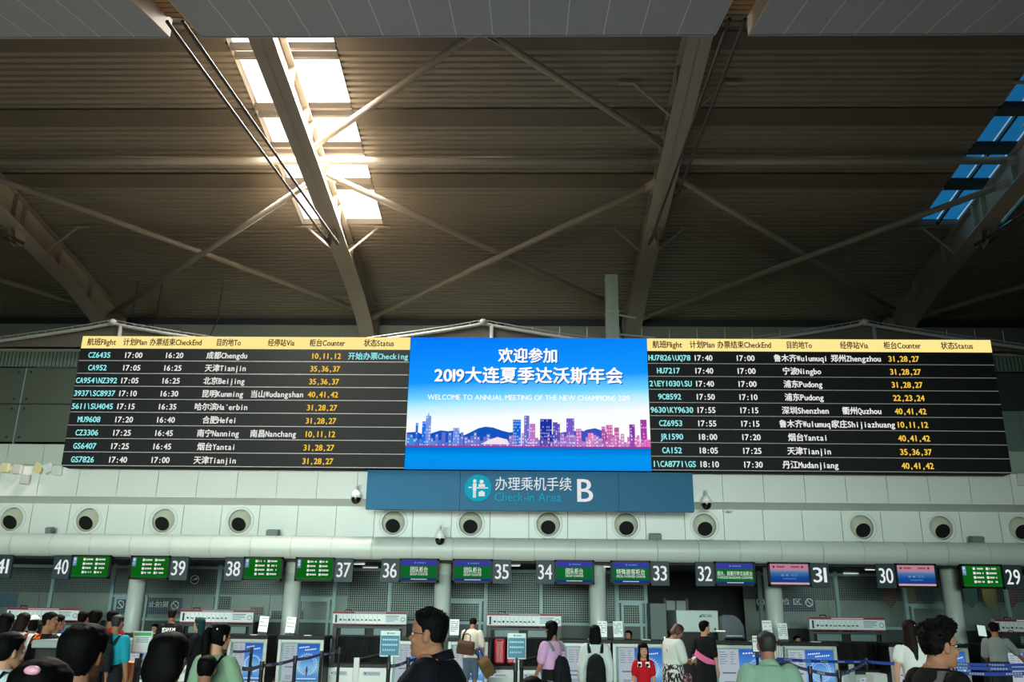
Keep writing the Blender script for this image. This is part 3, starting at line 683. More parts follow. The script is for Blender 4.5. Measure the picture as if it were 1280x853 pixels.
# round hanging clock-like sign
cp=at(244,725,24.6); t=empty('round_sign',(cp.x,24.6,cp.z),'small round hanging sign with white plane mark behind sign thirty-nine','sign')
MB().lathe([(.0001,0),(.135,0),(.135,.03),(.0001,.03)],(cp.x,24.6,cp.z),(0,-1,0),28).build('disc',dark_grey,t)
m=MB(); m.disc((cp.x,cp.z),.12,24.565,24,0,r0=.10); m.add([(cp.x-.07,24.564,cp.z-.02),(cp.x+.07,24.564,cp.z+.0),(cp.x+.06,24.564,cp.z+.06),(cp.x-.02,24.564,cp.z+.02)],[(0,1,2,3)]); m.build('mark',white_print,t)
for s in (-.05,.05): MB().tube([(cp.x+s,24.6,cp.z+.12),(cp.x+s,24.6,2.9)],.008,6).build('hanging_rod',dark_grey,t)
# small ceiling lamps of the check-in zone
for i,(px,py) in enumerate(((446,703.7),(463,708.8),(640,704.5),(1063,716),(1092,711.5),(1190,715),(128,697.5),(760,706))):
    p=at(px,py,24.4); Yl=min(max(24.4*(2.88-1.7)/max(.2,(p.z-1.7)),22.9),27.6); q=at(px,py,Yl)
    t=empty('ceiling_lamp',(q.x,Yl,2.88),'small white strip lamp on the dark ceiling, '+ORD[[128,446,463,640,760,1063,1092,1190].index(px)]+' from left','lamp')
    MB().bx(q.x-.22,q.x+.22,Yl-.06,Yl+.06,2.86,2.9).build('housing',white_panel,t); MB().bx(q.x-.2,q.x+.2,Yl-.05,Yl+.05,2.85,2.86).build('diffuser',lamp_white,t)
for i,x in enumerate((-12,-8,-4,0,4.6,8.5,12.5)):
    area('checkin_lamp_light',(x,25.7,2.82),(0,0,0),1.2,.2,7,(.86,1,.95))
# ------------------------------------------------------------------ cameras and small boxes on the fascia
def ptz(px,py,Y,label,s=1.,wallY=22.0):
    p=at(px,py,Y); t=empty('dome_camera',p,label,'security camera'); k_=1.35
    m=MB(); m.lathe([(r_*1.35,t_*1.35) for r_,t_ in ((.0001,.0),(.03,.0),(.07,-.05),(.095,-.10),(.1,-.16),(.0001,-.16))],p+Vector((0,0,.216)),(0,0,1),20); m.build('housing',white_panel,t,smooth=True)
    m=MB(); m.lathe([(r_*1.35,t_*1.35) for r_,t_ in ((.09,0),(.09,-.04),(.07,-.09),(.035,-.115),(.0001,-.12))],p,(0,0,1),20); m.build('dome',mat('smoked_dome',(8,8,10),.08),t,smooth=True)
    m=MB(); m.tube([p+Vector((0,0,.20)),p+Vector((0,.03,.29)),(p.x+.02,wallY,p.z+.29)],.022,8); m.box((p.x+.02,wallY-.015,p.z+.29),(.12,.03,.14)); m.build('bracket',duct_paint,t)
ptz(445,622.5,21.8,'white dome camera with a black lens, left end of the blue area sign')
ptz(883,629.5,21.8,'white dome camera with a black lens, right end of the blue area sign')
ptz(550,673.5,22.0,'small white dome camera on the duct below the area sign',wallY=22.1)
def smallbox(nm,px,py,Y,d,col,label,rot=0,tilt=0,cat='box'):
    p=at(px,py,Y); t=empty(nm,p,label,cat); Rm=Matrix.Rotation(rot,3,'Y')@Matrix.Rotation(tilt,3,'X')
    MB().box(p,d,rot=Rm).build('case',mat('case_%d_%d_%d'%col,col,.5,noise=.04),t,bevel=.012)
    MB().box(p+Rm@Vector((0,-d[1]/2-.003,0)),(d[0]*.84,.006,d[2]*.84),rot=Rm).build('lid',mat('case_%d_%d_%d'%col,col,.5),t)
    MB().tube([p+Vector((0,d[1]/2-.02,0)),(p.x,Y+d[1]/2+.07,p.z+.02)],.02,8).build('bracket',dark_grey,t)
for px,py,c,r,l in ((6.5,585.5,(216,208,160),0,'cream box antenna on the ledge, leftmost of the six'),(21.5,587,(206,196,190),.05,'pinkish grey box antenna on the ledge, second from left'),(31,599.5,(196,200,194),.05,'grey box antenna hanging lowest on the fascia'),
 (48,585.5,(212,200,150),.35,'cream box antenna tilted to one side on the ledge'),(60,586,(208,214,212),-.45,'pale box antenna tilted towards the flight board'),(71,588.5,(226,230,226),0,'white box antenna nearest the flight board')):
    smallbox('box_antenna',px,py,21.9,(.215,.1,.24),c,l,r,cat='antenna')
for px,py,l in ((341,667.5,'dark grey speaker box on the duct left of the area sign'),(819,672.5,'dark grey speaker box on the duct right of the area sign'),(1221,676,'dark grey speaker box on the duct at far right'),(62,664.5,'small dark bracket unit on the duct at far left')):
    w=.3 if px!=62 else .14
    smallbox('speaker_box',px,py,22.35,(w,.2,.2),(112,122,116),l,tilt=.2,cat='speaker')
p=at(911.5,629.5,22.3); t=empty('smoke_detector',p,'small white round detector under the fascia, right of the area sign','detector')
p.z=4.268; MB().lathe([(.0001,-.05),(.06,-.05),(.09,-.02),(.09,0),(.0001,0)],p,(0,0,1),20).build('body',white_panel,t,smooth=True)
smallbox('control_box',1276,600,21.96,(.16,.1,.3),(214,220,216),'pale control box on the fascia at the right frame edge')
# ------------------------------------------------------------------ mezzanine shops and canopies
glass_br=mat('smoked_shop_glass',(78,86,76),.3,noise=.25,scale=.5); ribbed=mat('ribbed_pale_band',(96,110,100),.6)
MZY=24.0
for sgn,(xa,xb) in ((-1,(-19,-10.6)),(1,(10.6,19))):
    nm='left' if sgn<0 else 'right'
    w=empty('window_%d'%(3 if sgn<0 else 4),((xa+xb)/2,MZY,4.5),kind='structure')
    n=int((xb-xa)/2.1); step=(xb-xa)/n
    for k in range(n):
        for z0,z1 in ((6.2,7.28),(7.32,8.38)) if sgn<0 else ((7.32,8.38),):
            g=MB().bx(xa+k*step+.03,xa+(k+1)*step-.03,MZY,MZY+.02,z0,z1).build('pane',glass_br if sgn<0 else mat('dark_shop_glass',(50,62,58),.3,noise=.2,scale=.5),w)
            m=MB()
            for cx in (xa+k*step+.18,xa+(k+1)*step-.18):
                for cz in (z0+.13,z1-.13): m.lathe([(.03,0),(.03,.03),(.0001,.03)],(cx,MZY,cz),(0,-1,0),10)
            m.build('clamp',chrome,g)
        MB().bx(xa+k*step-.02,xa+k*step+.02,MZY+.02,MZY+.06,6.15,8.4).build('mullion',teal_frame,w)
    MB().bx(xa,xb,MZY+.02,MZY+.06,7.28,7.32).build('transom',dark_grey,w)
    m=MB()
    k=0; x=xa
    while x<xb: m.bx(x,x+.085,MZY-.02,MZY+.04,8.42,8.88); x+=.11
    m.build('ribbed_band',ribbed,w); MB().bx(xa,xb,MZY-.05,MZY+.05,8.88,8.95).build('head_rail',steel_paint,w)
    for k in range(int((xb-xa)/1.03)): MB().bx(xa+k*1.03+.006,xa+k*1.03+1.024,MZY,MZY+.06,5.55,6.13).build('upstand_panel',back_panel,w); MB().bx(xa+k*1.03+.006,xa+k*1.03+1.024,MZY,MZY+.06,4.52,5.54).build('upstand_panel',back_panel,w)
    if sgn>0:
        for k in range(int((xb-xa)/1.03)): MB().bx(xa+k*1.03+.006,xa+k*1.03+1.024,MZY+.01,MZY+.06,6.14,7.27).build('mid_panel',mat('mid_green_grey_panel',(112,128,118),.55,noise=.05),w)
    MB().bx(xa,xb,26.9,27.0,4.5,9.2).build('inner_wall',mat('shop_inner_wall',(66,56,42),.8,noise=.3,scale=.7),w)
canvas=mat('taupe_canvas',(86,78,68),.8,noise=.06,scale=2.); tubew=mat('white_tube',(160,160,156),.35)
for px,nm in ((141,'left'),(604,'middle'),(1080,'right')):
    pk=at(px,403.5,MZY-.4); t=empty('canopy',(pk.x,23.6,4.5),'white tube-edged tensile canopy peaking behind the '+{'left':'left flight board','middle':'video screen','right':'right flight board'}[nm],'canopy')
    def arc(u): return pk.z-.03-.86*(abs(u)/5.4)**.88
    us=[-5.4+10.8*k/28 for k in range(29)]
    fr=[(pk.x+u,23.6,arc(u)) for u in us]
    MB().tube(fr,.05,10).build('edge_tube',tubew,t,smooth=True)
    MB().tube([(p[0],p[1]-.02,p[2]+.115) for p in fr],.012,6).build('top_wire',tubew,t)
    m=MB()
    for k in range(42):
        u=-5.3+k*10.6/41; z=arc(u); m.tube([(pk.x+u,23.6,z),(pk.x+u,23.58,z+.115)],.011,5)
    m.build('spacer',tubew,t)
    m=MB(); vs=[]
    for p in fr: vs += [(p[0],23.62,p[2]-.03),(p[0],24.02,p[2]-.10),(p[0],25.6,p[2]-.22)]
    m.add(vs,[(i*3+j,i*3+3+j,i*3+4+j,i*3+1+j) for i in range(28) for j in (0,1)]); m.build('membrane',canvas,t,smooth=True)
    m=MB(); vs=[]
    for p in fr: vs += [(p[0],23.66,p[2]-.05),(p[0],23.66,8.93)]
    m.add(vs,[(i*2,i*2+1,i*2+3,i*2+2) for i in range(28)]); m.build('gable_cloth',canvas,t)
    MB().tube([(pk.x+.25,23.6,pk.z-.1),(pk.x+.25,23.6,4.52)],.06,10).build('post',tubew,t,smooth=True)
    MB().ball((pk.x,23.58,pk.z),.11,14,10).build('peak_node',tubew,t,smooth=True)
# square riser duct with pipes
a=at(757,343,26); b=at(772,420,26); t=empty('riser_duct',(a.x+.2,26.2,4.5),'square pale riser duct standing above the video screen, left of a girder','duct')
MB().bx(a.x-.01,a.x+.39,26,26.4,9.2,a.z).build('casing',back_panel,t,bevel=.01)
MB().bx(a.x-.03,a.x+.41,25.98,26.42,10.9,10.94).build('joint_flange',duct_paint,t); MB().bx(a.x,a.x+.38,26.02,26.38,4.52,9.2).build('lower_casing',back_panel,t)
for z,x1 in ((10.92,1.0),(10.25,1.6)): MB().tube([(a.x+.3,26.3,z),(a.x+x1,26.6,z-.02)],.03,8).build('pipe',duct_paint,t)
MB().tube([(a.x+.2,26.45,a.z-.4),(a.x+.5,27.2,11.1),(a.x+.7,27.6,10.4)],.035,8).build('flexible_pipe',dark_grey,t,smooth=True)
for i,(p,q) in enumerate((((194,404),(176,421)),((272,400),(262,421)),((165,394),(205,421)))):
    A=at(*p,27.5); B=at(*q,27.0); o=MB().tube([(A.x,27.6,deck(27.6)-.01),A,B,B+Vector((0,0,-.6))],.018,6).build('hanging_cable',dark_grey); tag(o,'thin dark hanging cable above the left flight board, '+ORD[[1,2,0][i]]+' from left','cable')
# ------------------------------------------------------------------ check-in counters with lit posters
CY=21.4
poster_blue=ramp_emis('poster_blue',[(0,(58,124,208)),(.36,(138,198,240)),(.62,(78,146,224)),(1,(48,100,200))],'Z',.80)
poster_white=emis('poster_white',(205,218,230),.62); poster_ink=mat('poster_ink',(96,108,128),.6); poster_pr=emis('poster_print',(225,240,255),.9)
def counter(a,b,label):
    x0,x1=at(a,812,CY).x,at(b,812,CY).x; W=x1-x0; t=empty('checkin_counter',((x0+x1)/2,CY,0),label,'counter')
    MB().bx(x0+.01,x1-.01,CY+.05,CY+.75,0,1.05).build('body',black_plastic,t)
    MB().bx(x0-.02,x1+.03,CY-.06,CY+.77,1.05,1.13).build('worktop',black_plastic,t,bevel=.008)
    MB().bx(x0+.55*W,x0+.72*W,CY-.02,CY+.2,1.13,1.145).build('desk_plate',alu,t)
    m=MB(); f=.075
    for q in ((x0,x0+f,.03,1.045),(x1-f,x1,.03,1.045),(x0+f,x1-f,.97,1.045),(x0+f,x1-f,.03,.11)): m.bx(q[0],q[1],CY,CY+.06,q[2],q[3])
    m.build('front_frame',alu,t,bevel=.008)
    a0,a1=x0+f+.03,x1-f-.02; z0,z1=.13,.95
    MB().bx(x0+f,x1-f,CY+.03,CY+.05,.11,.97).build('back_plate',mat('sea_green_plate',(110,150,142),.5),t)
    ws=MB().bx(a0+.03,a0+.03+.30*W,CY+.02,CY+.03,z0,z1).build('white_poster',poster_white,t)
    bl=MB().bx(a0+.03+.30*W,a1,CY+.018,CY+.03,z0,z1).build('blue_poster',poster_blue,t)
    m=MB(); y=CY+.015; rr=random.Random(int(a)); u0=a0+.06; w=.30*W-.06
    for i in range(6):
        z=z1-.07-i*.05; m.rect(u0,u0+w*rr.uniform(.3,.5),z,z+.011,y); m.rect(u0+w*.6,u0+w*rr.uniform(.75,.95),z,z+.011,y)
    m.rect(u0+w*.12,u0+w*.88,.42,.45,y)
    for i in range(3): m.rect(u0+w*.2,u0+w*rr.uniform(.7,.85),.24-i*.035,.255-i*.035,y)
    m.build('small_print',poster_ink,ws)
    m=MB(); y=CY+.012; bx0=a0+.03+.30*W; bw=a1-bx0; cx=bx0+bw*.5
    for i,(s,e,z) in enumerate(((.10,.58,.84),(.36,.90,.775))):
        q=s
        while q<e-.05: m.add([(bx0+q*bw,y,z+q*.06),(bx0+(q+.05)*bw,y,z+q*.06+.003),(bx0+(q+.058)*bw,y,z+.033+q*.06),(bx0+(q+.008)*bw,y,z+.03+q*.06)],[(0,1,2,3)]); q+=.075
    for r0,r1 in ((.215,.225),(.17,.176)): m.disc((cx,.50),min(r1,bw*.42),y,36,0,r0=min(r1,bw*.42)-(r1-r0))
    for k in range(26):
        an=2*math.pi*k/26; r=min(.25,bw*.46); m.rect(cx+r*math.cos(an)-.008,cx+r*math.cos(an)+.008,.50+r*math.sin(an)-.008,.50+r*math.sin(an)+.008,y)
    q=.08
    while q<.9: m.rect(bx0+q*bw,bx0+(q+.042)*bw,.17,.198,y); q+=.062
    m.build('poster_lettering',poster_pr,bl)
    m=MB(); m.ball((cx,CY+.011,.44),(.016,.003,.018),10,6); m.rect(cx-.022,cx+.022,.33,.42,CY+.010); m.rect(cx-.022,cx-.004,.24,.33,CY+.010); m.rect(cx+.004,cx+.022,.24,.33,CY+.010); m.build('poster_figure',mat('poster_figure',(20,30,60),.6),bl)
    return t
for q in ((73,148,'counter with lit blue poster hidden behind the crowd at left'),(157,203,'counter with lit blue poster under the green-headed notice'),(284,333,'counter with lit blue poster under sign thirty-eight, black-edged, left of two side by side'),(347,404,'counter with lit blue poster below the column left of the wire door'),
 (488,551,'counter with lit blue poster behind the man in navy polo'),(560,610,'counter with lit blue poster where the man with a brown bag stands'),(702,763,'counter with lit blue poster behind the woman in the white blouse'),(766,832,'counter with lit blue poster behind the girl in red'),
 (890,976,'wide counter with lit blue poster below sign thirty-two, right of the sash wearer'),(978,1046,'counter with lit blue poster below sign thirty-one'),(1112,1166,'counter with lit blue poster behind the long ponytail'),(1170,1210,'counter with lit blue poster behind the face of the man facing right'),(1252,1312,'counter with lit blue poster at right edge, dark bag on top')): counter(*q)
# paper notices on stands
paper=mat('notice_paper',(222,232,230),.6,noise=.02,scale=8.)
def notice(px,py,Y,label,tilt=0.,rows=6,black=False):
    p=at(px,py,Y); zb=1.13; w,h=.22,.36; t=empty('paper_notice',(p.x,Y,zb),label,'notice'); cz=p.z; rt=Matrix.Rotation(tilt,3,'Y')@Matrix.Rotation(-.12,3,'X')
    c=Vector((p.x,Y,max(cz,zb+.23)))
    MB().box(c,(w,.008,h),rot=rt).build('sheet',paper,t)
    m=MB(); rr=random.Random(px)
    for i in range(rows):
        z=h*.36-i*h*.72/rows; n=5
        for k in range(n):
            if rr.random()<.85: m.box(c+rt@Vector((-w*.36+k*w*.17,-.006,z)),(w*.12,.002,h*.05),rot=rt)
    m.build('notice_print',mat('notice_ink',(60,72,76),.6) if not black else black_matt,t)
    MB().bx(p.x-.11,p.x+.11,Y-.05,Y+.07,zb,zb+.05).build('stand_base',dark_grey,t); MB().bx(p.x-.03,p.x+.03,Y,Y+.03,zb+.03,c.z).build('stand_back',dark_grey,t)
for q in ((329.5,780.5,21.62,'white paper notice tilted on the counter left of a column',.05,3),(363.5,781.5,21.62,'white paper notice in front of the column left of the wire door',.05,3),(568,784.5,21.62,'white paper notice with bold black type beside the man in beige',0,6,True),
 (753,788,21.62,'white paper notice left of the column behind the white blouse',.03,5),(772.5,788,21.62,'white paper notice beside the seated clerk with hair tied back',-.02,7),(959,786,21.62,'white paper notice partly behind the head of the man in green',0,3),(978.5,790.5,21.62,'white paper notice right of the column beside the dark blue scanner',0,6)): notice(*q)
# conveyors with sign header
hdr_white=mat('header_white',(214,226,226),.5,emit=(214,226,226),strength=.02); hdr_red=mat('header_red',(128,28,40),.5); curtain=mat('black_rubber_curtain',(9,11,11),.7,spec=.2)
front_wh=mat('conveyor_white_enamel',(196,208,204),.45,noise=.04,scale=3.)
def conveyor(cx,label):
    hw=.93; Y=22.75; t=empty('baggage_conveyor',(cx,Y,0),label,'conveyor')
    for s in (-1,1): MB().bx(cx+s*(hw-.05)-.05,cx+s*(hw-.05)+.05,Y,Y+.12,0,1.36).build('post',dark_grey,t)
    h=MB().bx(cx-hw,cx+hw,Y-.06,Y+.10,1.385,1.685).build('header_box',hdr_white,t,bevel=.006)
    m=MB(); y=Y-.066
    m.rect(cx-hw,cx+hw,1.635,1.69,y,0); m.rect(cx-hw,cx+hw,1.375,1.40,y,0)
    q=cx-.38
    while q<cx+.38: m.rect(q,q+.028,1.65,1.675,y-.002,1); q+=.036
    rr=random.Random(5)
    for k in range(11):
        x=cx-hw+.04+k*.108
        if k: m.rect(x-.006,x-.002,1.415,1.62,y,2)
        if k==0: m.rect(x+.02,x+.07,1.42,1.61,y,2); continue
        s=.035; zc=1.49
        if k in (1,3): m.add([(x+.05-s,y,zc),(x+.05,y,zc-s),(x+.05+s,y,zc),(x+.05,y,zc+s)],[(0,1,2,3)],2)
        elif k in (2,5,8): m.rect(x+.015,x+.045,zc-.02,zc+.015,y,2); m.rect(x+.055,x+.085,zc-.025,zc+.01,y,2)
        else: m.add([(x+.02,y,zc-.03),(x+.05,y,zc-.005),(x+.08,y,zc-.03),(x+.075,y,zc+.01),(x+.05,y,zc+.025),(x+.025,y,zc+.01)],[(0,1,2,3,4,5)],2)
    for i in range(4): m.rect(cx+.40,cx+.40+[.34,.3,.32,.22][i],1.58-i*.04,1.595-i*.04,y,3 if i else 2)
    m.disc((cx+hw-.09,1.51),.055,y,20,2,r0=.043)
    m.build('header_print',[hdr_red,poster_white,mat('header_ink',(28,36,44),.6),mat('header_ink_blue',(70,120,150),.6)],h)
    MB().bx(cx-hw+.09,cx+hw-.09,Y+.0,Y+.10,1.29,1.345).build('lintel',dark_grey,t)
    for a,b in ((-hw+.2,-.13),(.1,hw-.2)): MB().bx(cx+a,cx+b,Y+.06,Y+.09,1.13,1.285).build('teal_plate',mat('teal_plate',(96,122,124),.45),t)
    MB().bx(cx-hw+.1,cx+hw-.1,Y+.14,Y+.3,1.08,1.30).build('tunnel_hood',black_plastic,t)
    n=14
    for k in range(n):
        x=cx-hw+.12+k*(2*hw-.24)/n; w=(2*hw-.24)/n
        m=MB(); vs=[]
        for j in range(5):
            z=1.09-j*.15; y=Y+.10+.018*math.sin(k*1.7+j*.9)
            vs += [(x+.006,y,z),(x+w-.002,y+.012*math.cos(k*2.3),z)]
        m.add(vs,[(j*2,j*2+2,j*2+3,j*2+1) for j in range(4)]); m.build('curtain_strip',curtain,t)
    MB().bx(cx-hw+.08,cx+hw-.08,Y-.52,Y+1.4,.40,.47).build('belt',mat('conveyor_belt',(22,24,24),.6,noise=.1),t)
    for s,(a,b) in enumerate(((-hw+.02,-.24),(-.10,hw-.02))):
        f=MB().bx(cx+a,cx+b,Y-.55,Y-.50,.02,.39).build('front_plate',front_wh,t,bevel=.01)
        m=MB(); y=Y-.556; x=cx+a+.10; m.rect(x,x+.42,.22,.31,y,1); m.add([(x+.03,y-.002,.285),(x+.06,y-.002,.24),(x+.09,y-.002,.285),(x+.06,y-.002,.275)],[(0,1,2,3)],0)
        for q in range(6): m.rect(x+.13+q*.043,x+.13+q*.043+.032,.25,.28,y-.002,2)
        m.build('arrow_label',[black_matt,poster_white,mat('label_grey',(130,140,140),.6)],f)
    MB().bx(cx-.24,cx-.10,Y-.55,Y-.47,.0,.62).build('centre_post',alu,t,bevel=.01)
    for s in (-1,1): MB().bx(cx+s*(hw+.01)-.035,cx+s*(hw+.01)+.035,Y-.51,Y+1.4,0,.60).build('side_wall',front_wh,t)
    MB().tube([(cx-.1,Y-.48,.60),(cx+.40,Y-.1,.70)],.02,8).build('guide_bar',dark_grey,t)
    MB().tube([(cx-hw+.28,Y+.02,1.68),(cx-hw+.30,Y+.02,1.735),(cx-hw+.44,Y+.02,1.735),(cx-hw+.46,Y+.02,1.68)],.014,6).build('carry_handle',black_plastic,t)
for px,l in ((52,'baggage conveyor with pictogram header, behind the crowd at far left'),(270.5,'baggage conveyor with pictogram header, between signs thirty-nine and 38'),(462,'baggage conveyor with pictogram header, between signs thirty-seven and 36'),(655,'baggage conveyor with pictogram header, between signs thirty-five and 34, red suitcase on it'),(1058.5,'baggage conveyor with pictogram header, between signs thirty-one and 30'),(1290,'baggage conveyor with pictogram header, cut by the right frame edge')):
    conveyor(at(px,775,22.69).x,l)
# oversize baggage machines
a=at(845,763,23.6); b=at(899,791,23.6)
t=empty('scanner_cabinet',((a.x+b.x)/2,23.6,0),'big pale grey scanner cabinet with dark maker lettering, behind the sash wearer','scanner')
MB().bx(a.x,b.x,23.6,25.4,b.z,a.z).build('hood',mat('pale_cabinet_enamel',(190,206,200),.4,noise=.03),t,bevel=.02)
MB().bx(a.x+.05,b.x-.05,23.65,25.4,0,b.z).build('base',black_plastic,t)
m=MB(); y=23.594; m.text('FISCAN',b.x-.30,a.z-.17,y,.105,0,fit=.26,bold=.02); x=b.x-.50
m.add([(x,y,a.z-.17),(x+.07,y,a.z-.17),(x+.05,y,a.z-.10)],[(0,1,2)]); m.disc((b.x-.1,b.z+.08),.028,y,16); m.build('maker_lettering',mat('maker_ink',(30,44,50),.5),t)
p=at(900,790,23.1); MB().bx(p.x-.06,p.x+.06,23.04,23.16,0,p.z).build('lamp_post',dark_grey,t); MB().bx(p.x-.08,p.x+.12,23.03,23.17,p.z,p.z+.03).build('signal_lamp',emis('signal_lamp',(255,235,210),1.),t)
a=at(902,769,23.2); b=at(931,800,23.2); t=empty('tunnel_scanner',((a.x+b.x)/2,23.2,0),'dark blue rounded tunnel scanner left of a column','scanner')
dkb=mat('dark_blue_enamel',(22,40,62),.35)
prof=[(a.x,1.0),(a.x,a.z-.05),(a.x+.04,a.z),(b.x-.25,a.z),(b.x-.12,a.z-.08),(b.x,a.z-.28),(b.x+.02,1.0)]
MB().sheet([(q[0],23.2,q[1]) for q in prof],1.4).build('hood',dkb,t)
MB().bx(a.x+.04,b.x,23.18,23.22,1.02,1.16).build('tunnel_mouth',black_matt,t); MB().bx(a.x+.03,b.x+.02,23.25,24.6,0,1.0).build('base',black_plastic,t); MB().bx(a.x+.08,b.x-.05,23.19,23.2,1.2,1.22).build('trim_line',alu,t)
t=empty('service_cabinet',(at(822,770,24.2).x,24.2,0),'tall grey-green cabinet left of the pale scanner','cabinet'); a=at(812,745,24.2); b=at(832,745,24.2)
MB().bx(a.x,b.x,24.2,24.9,0.02,1.99).build('body',mat('grey_green_cabinet',(84,100,92),.5,noise=.05),t,bevel=.01); MB().bx(b.x-.09,b.x-.06,24.18,24.2,.95,1.15).build('handle',chrome,t)
a=at(833,757,26.8); b=at(857,757,26.8); t=empty('door_1',((a.x+b.x)/2,26.8,0),kind='structure')
MB().bx(a.x,b.x,26.8,26.85,0,2.1).build('leaf',mat('lit_doorway_grey',(126,134,136),.5),t); MB().bx(a.x-.08,a.x,26.78,26.86,0,2.16).build('jamb',dark_grey,t); MB().bx(b.x,b.x+.08,26.78,26.86,0,2.16).build('jamb',dark_grey,t); MB().bx(a.x+.25,a.x+.30,26.79,26.8,0,2.1).build('centre_post',dark_grey,t)
# ------------------------------------------------------------------ queue stanchions and belts
belt_blue=mat('belt_navy',(30,44,92),.6); belt_br=mat('belt_royal_blue',(26,62,150),.6,emit=(26,62,150),strength=.05); belt_pr=mat('belt_print',(150,160,180),.6)
POST={}
def stanchion(key,px,py,label,h=.97):
    Y=(h-CAM_H)/ray(px,py).z; p=at(px,py,Y); t=empty('queue_post',(p.x,Y,0),label,'stanchion')
    m=MB(); m.lathe([(.17,0),(.17,.012),(.15,.03),(.04,.045),(.0001,.045)],(p.x,Y,0),(0,0,1),24); m.build('base',black_plastic,t,smooth=True)
    MB().lathe([(.03,.04),(.03,h-.12)],(p.x,Y,0),(0,0,1),16).build('pole',black_plastic,t,smooth=True)
    MB().lathe([(.0001,h),(.036,h),(.036,h-.11),(.03,h-.12)],(p.x,Y,0),(0,0,1),16).build('cassette_head',mat('cassette_dark',(26,28,32),.4),t)
    POST[key]=Vector((p.x,Y,h-.06)); return t
sp=[('a',158,813,'black queue post left of the green-headed notice, behind the dark head'),('b',172,823,'black queue post with grey head, right of the cardboard boxes'),('c',314.8,809,'black queue post in front of the left poster of sign thirty-eight'),('d',327.8,827,'black queue post between the two posters left of the wire door'),
('e',369.5,820,'black queue post in front of the poster below the column'),('f',402,814,'black queue post beside the poster below the column, right of it'),('g',424.5,810,'black queue post in front of the conveyor, left of the teal sign'),('h',486,828,'black queue post carrying the left teal notice'),('i',510.5,822,'black queue post left of the man in navy polo'),
('j',644.5,829,'black queue post carrying the right teal notice'),('k',652,825,'black queue post close beside the right teal notice'),('l',946,815,'black queue post left of the man in green'),('m',984.6,824,'black queue post right of the man in green'),('n',1012,833,'black queue post before the poster below sign thirty-one'),('o',1048,838,'black queue post right of the poster below sign thirty-one'),('p',1082.5,823,'black queue post in front of the conveyor below sign thirty-one'),('q',1193,836,'black queue post behind the chin of the man facing right'),('r',1236,832,'black queue post at the legs of the man in grey')]
for q in sp: stanchion(*q)
def off(px,py,Y): return at(px,py,Y)
def qbelt(a,b,label,mt=None,dz=0.,prn=True,sag=.02):
    a=POST[a] if isinstance(a,str) else Vector(a); b=POST[b] if isinstance(b,str) else Vector(b); a=a+Vector((0,-.035,dz)); b=b+Vector((0,-.035,dz))
    d=(b-a); L=d.length; t=empty('queue_belt',a,label,'belt'); pts=[a+d*k/8+Vector((0,0,-sag*4*(k/8)*(1-k/8))) for k in range(9)]
    MB().ribbon(pts,.05,.003,mi=0).build('webbing',mt or belt_blue,t)
    if prn:
        m=MB(); n=Vector((d.y,-d.x,0)).normalized(); n=n if n.y<0 else -n; k=.25
        while k<L-.35:
            for q in range(6):
                u=(k+q*.045)/L; c=a+d*u+Vector((0,0,-sag*4*u*(1-u)))+n*.003; e=d.normalized()*.016; m.add([c-e+Vector((0,0,-.014)),c+e+Vector((0,0,-.014)),c+e+Vector((0,0,.014)),c-e+Vector((0,0,.014))],[(0,1,2,3)])
            k+=.62
        m.build('webbing_print',belt_pr,t)
z=.91
qbelt('d','e','navy queue belt across the poster below the column')
qbelt('e','f','navy queue belt from the poster below the column to the next post')
qbelt(tuple(at(303.6,836,11.5)),'d','navy queue belt in front of the left poster, from the woman in green',dz=0)
qbelt(tuple(at(292,814.5,16.5)),'c','short navy queue belt at top of the left poster')
qbelt('f','g','navy queue belt in front of the conveyor left of the teal sign')
qbelt('h','i','navy queue belt between the left teal notice and the man in navy polo')
qbelt('i',tuple(at(545,814,16.0)),'navy queue belt running behind the man in navy polo')
qbelt('l','m','navy queue belt behind the shoulders of the man in green')
qbelt('m','n','navy queue belt falling right from the shoulder of the man in green')
qbelt('n','o','navy queue belt across the poster below sign thirty-one, lower of two')
qbelt(tuple(at(970,824,15.0)),'p','royal blue queue belt across the poster below sign thirty-one, upper of two',belt_br)
qbelt('p',tuple(at(1150,829.5,14.6)),'royal blue queue belt towards the long ponytail',belt_br)
qbelt(tuple(at(1172,829,16.0)),tuple(at(1300,831,16.0)),'royal blue queue belt at right, topmost of three',belt_br)
qbelt(tuple(at(1168,833,14.6)),tuple(at(1300,836,14.6)),'royal blue queue belt at right, middle of three',belt_br)
qbelt('q',tuple(at(1300,841,12.9)),'royal blue queue belt at right, lowest of three',belt_br)
qbelt('o','p','navy queue belt slanting away below sign thirty')
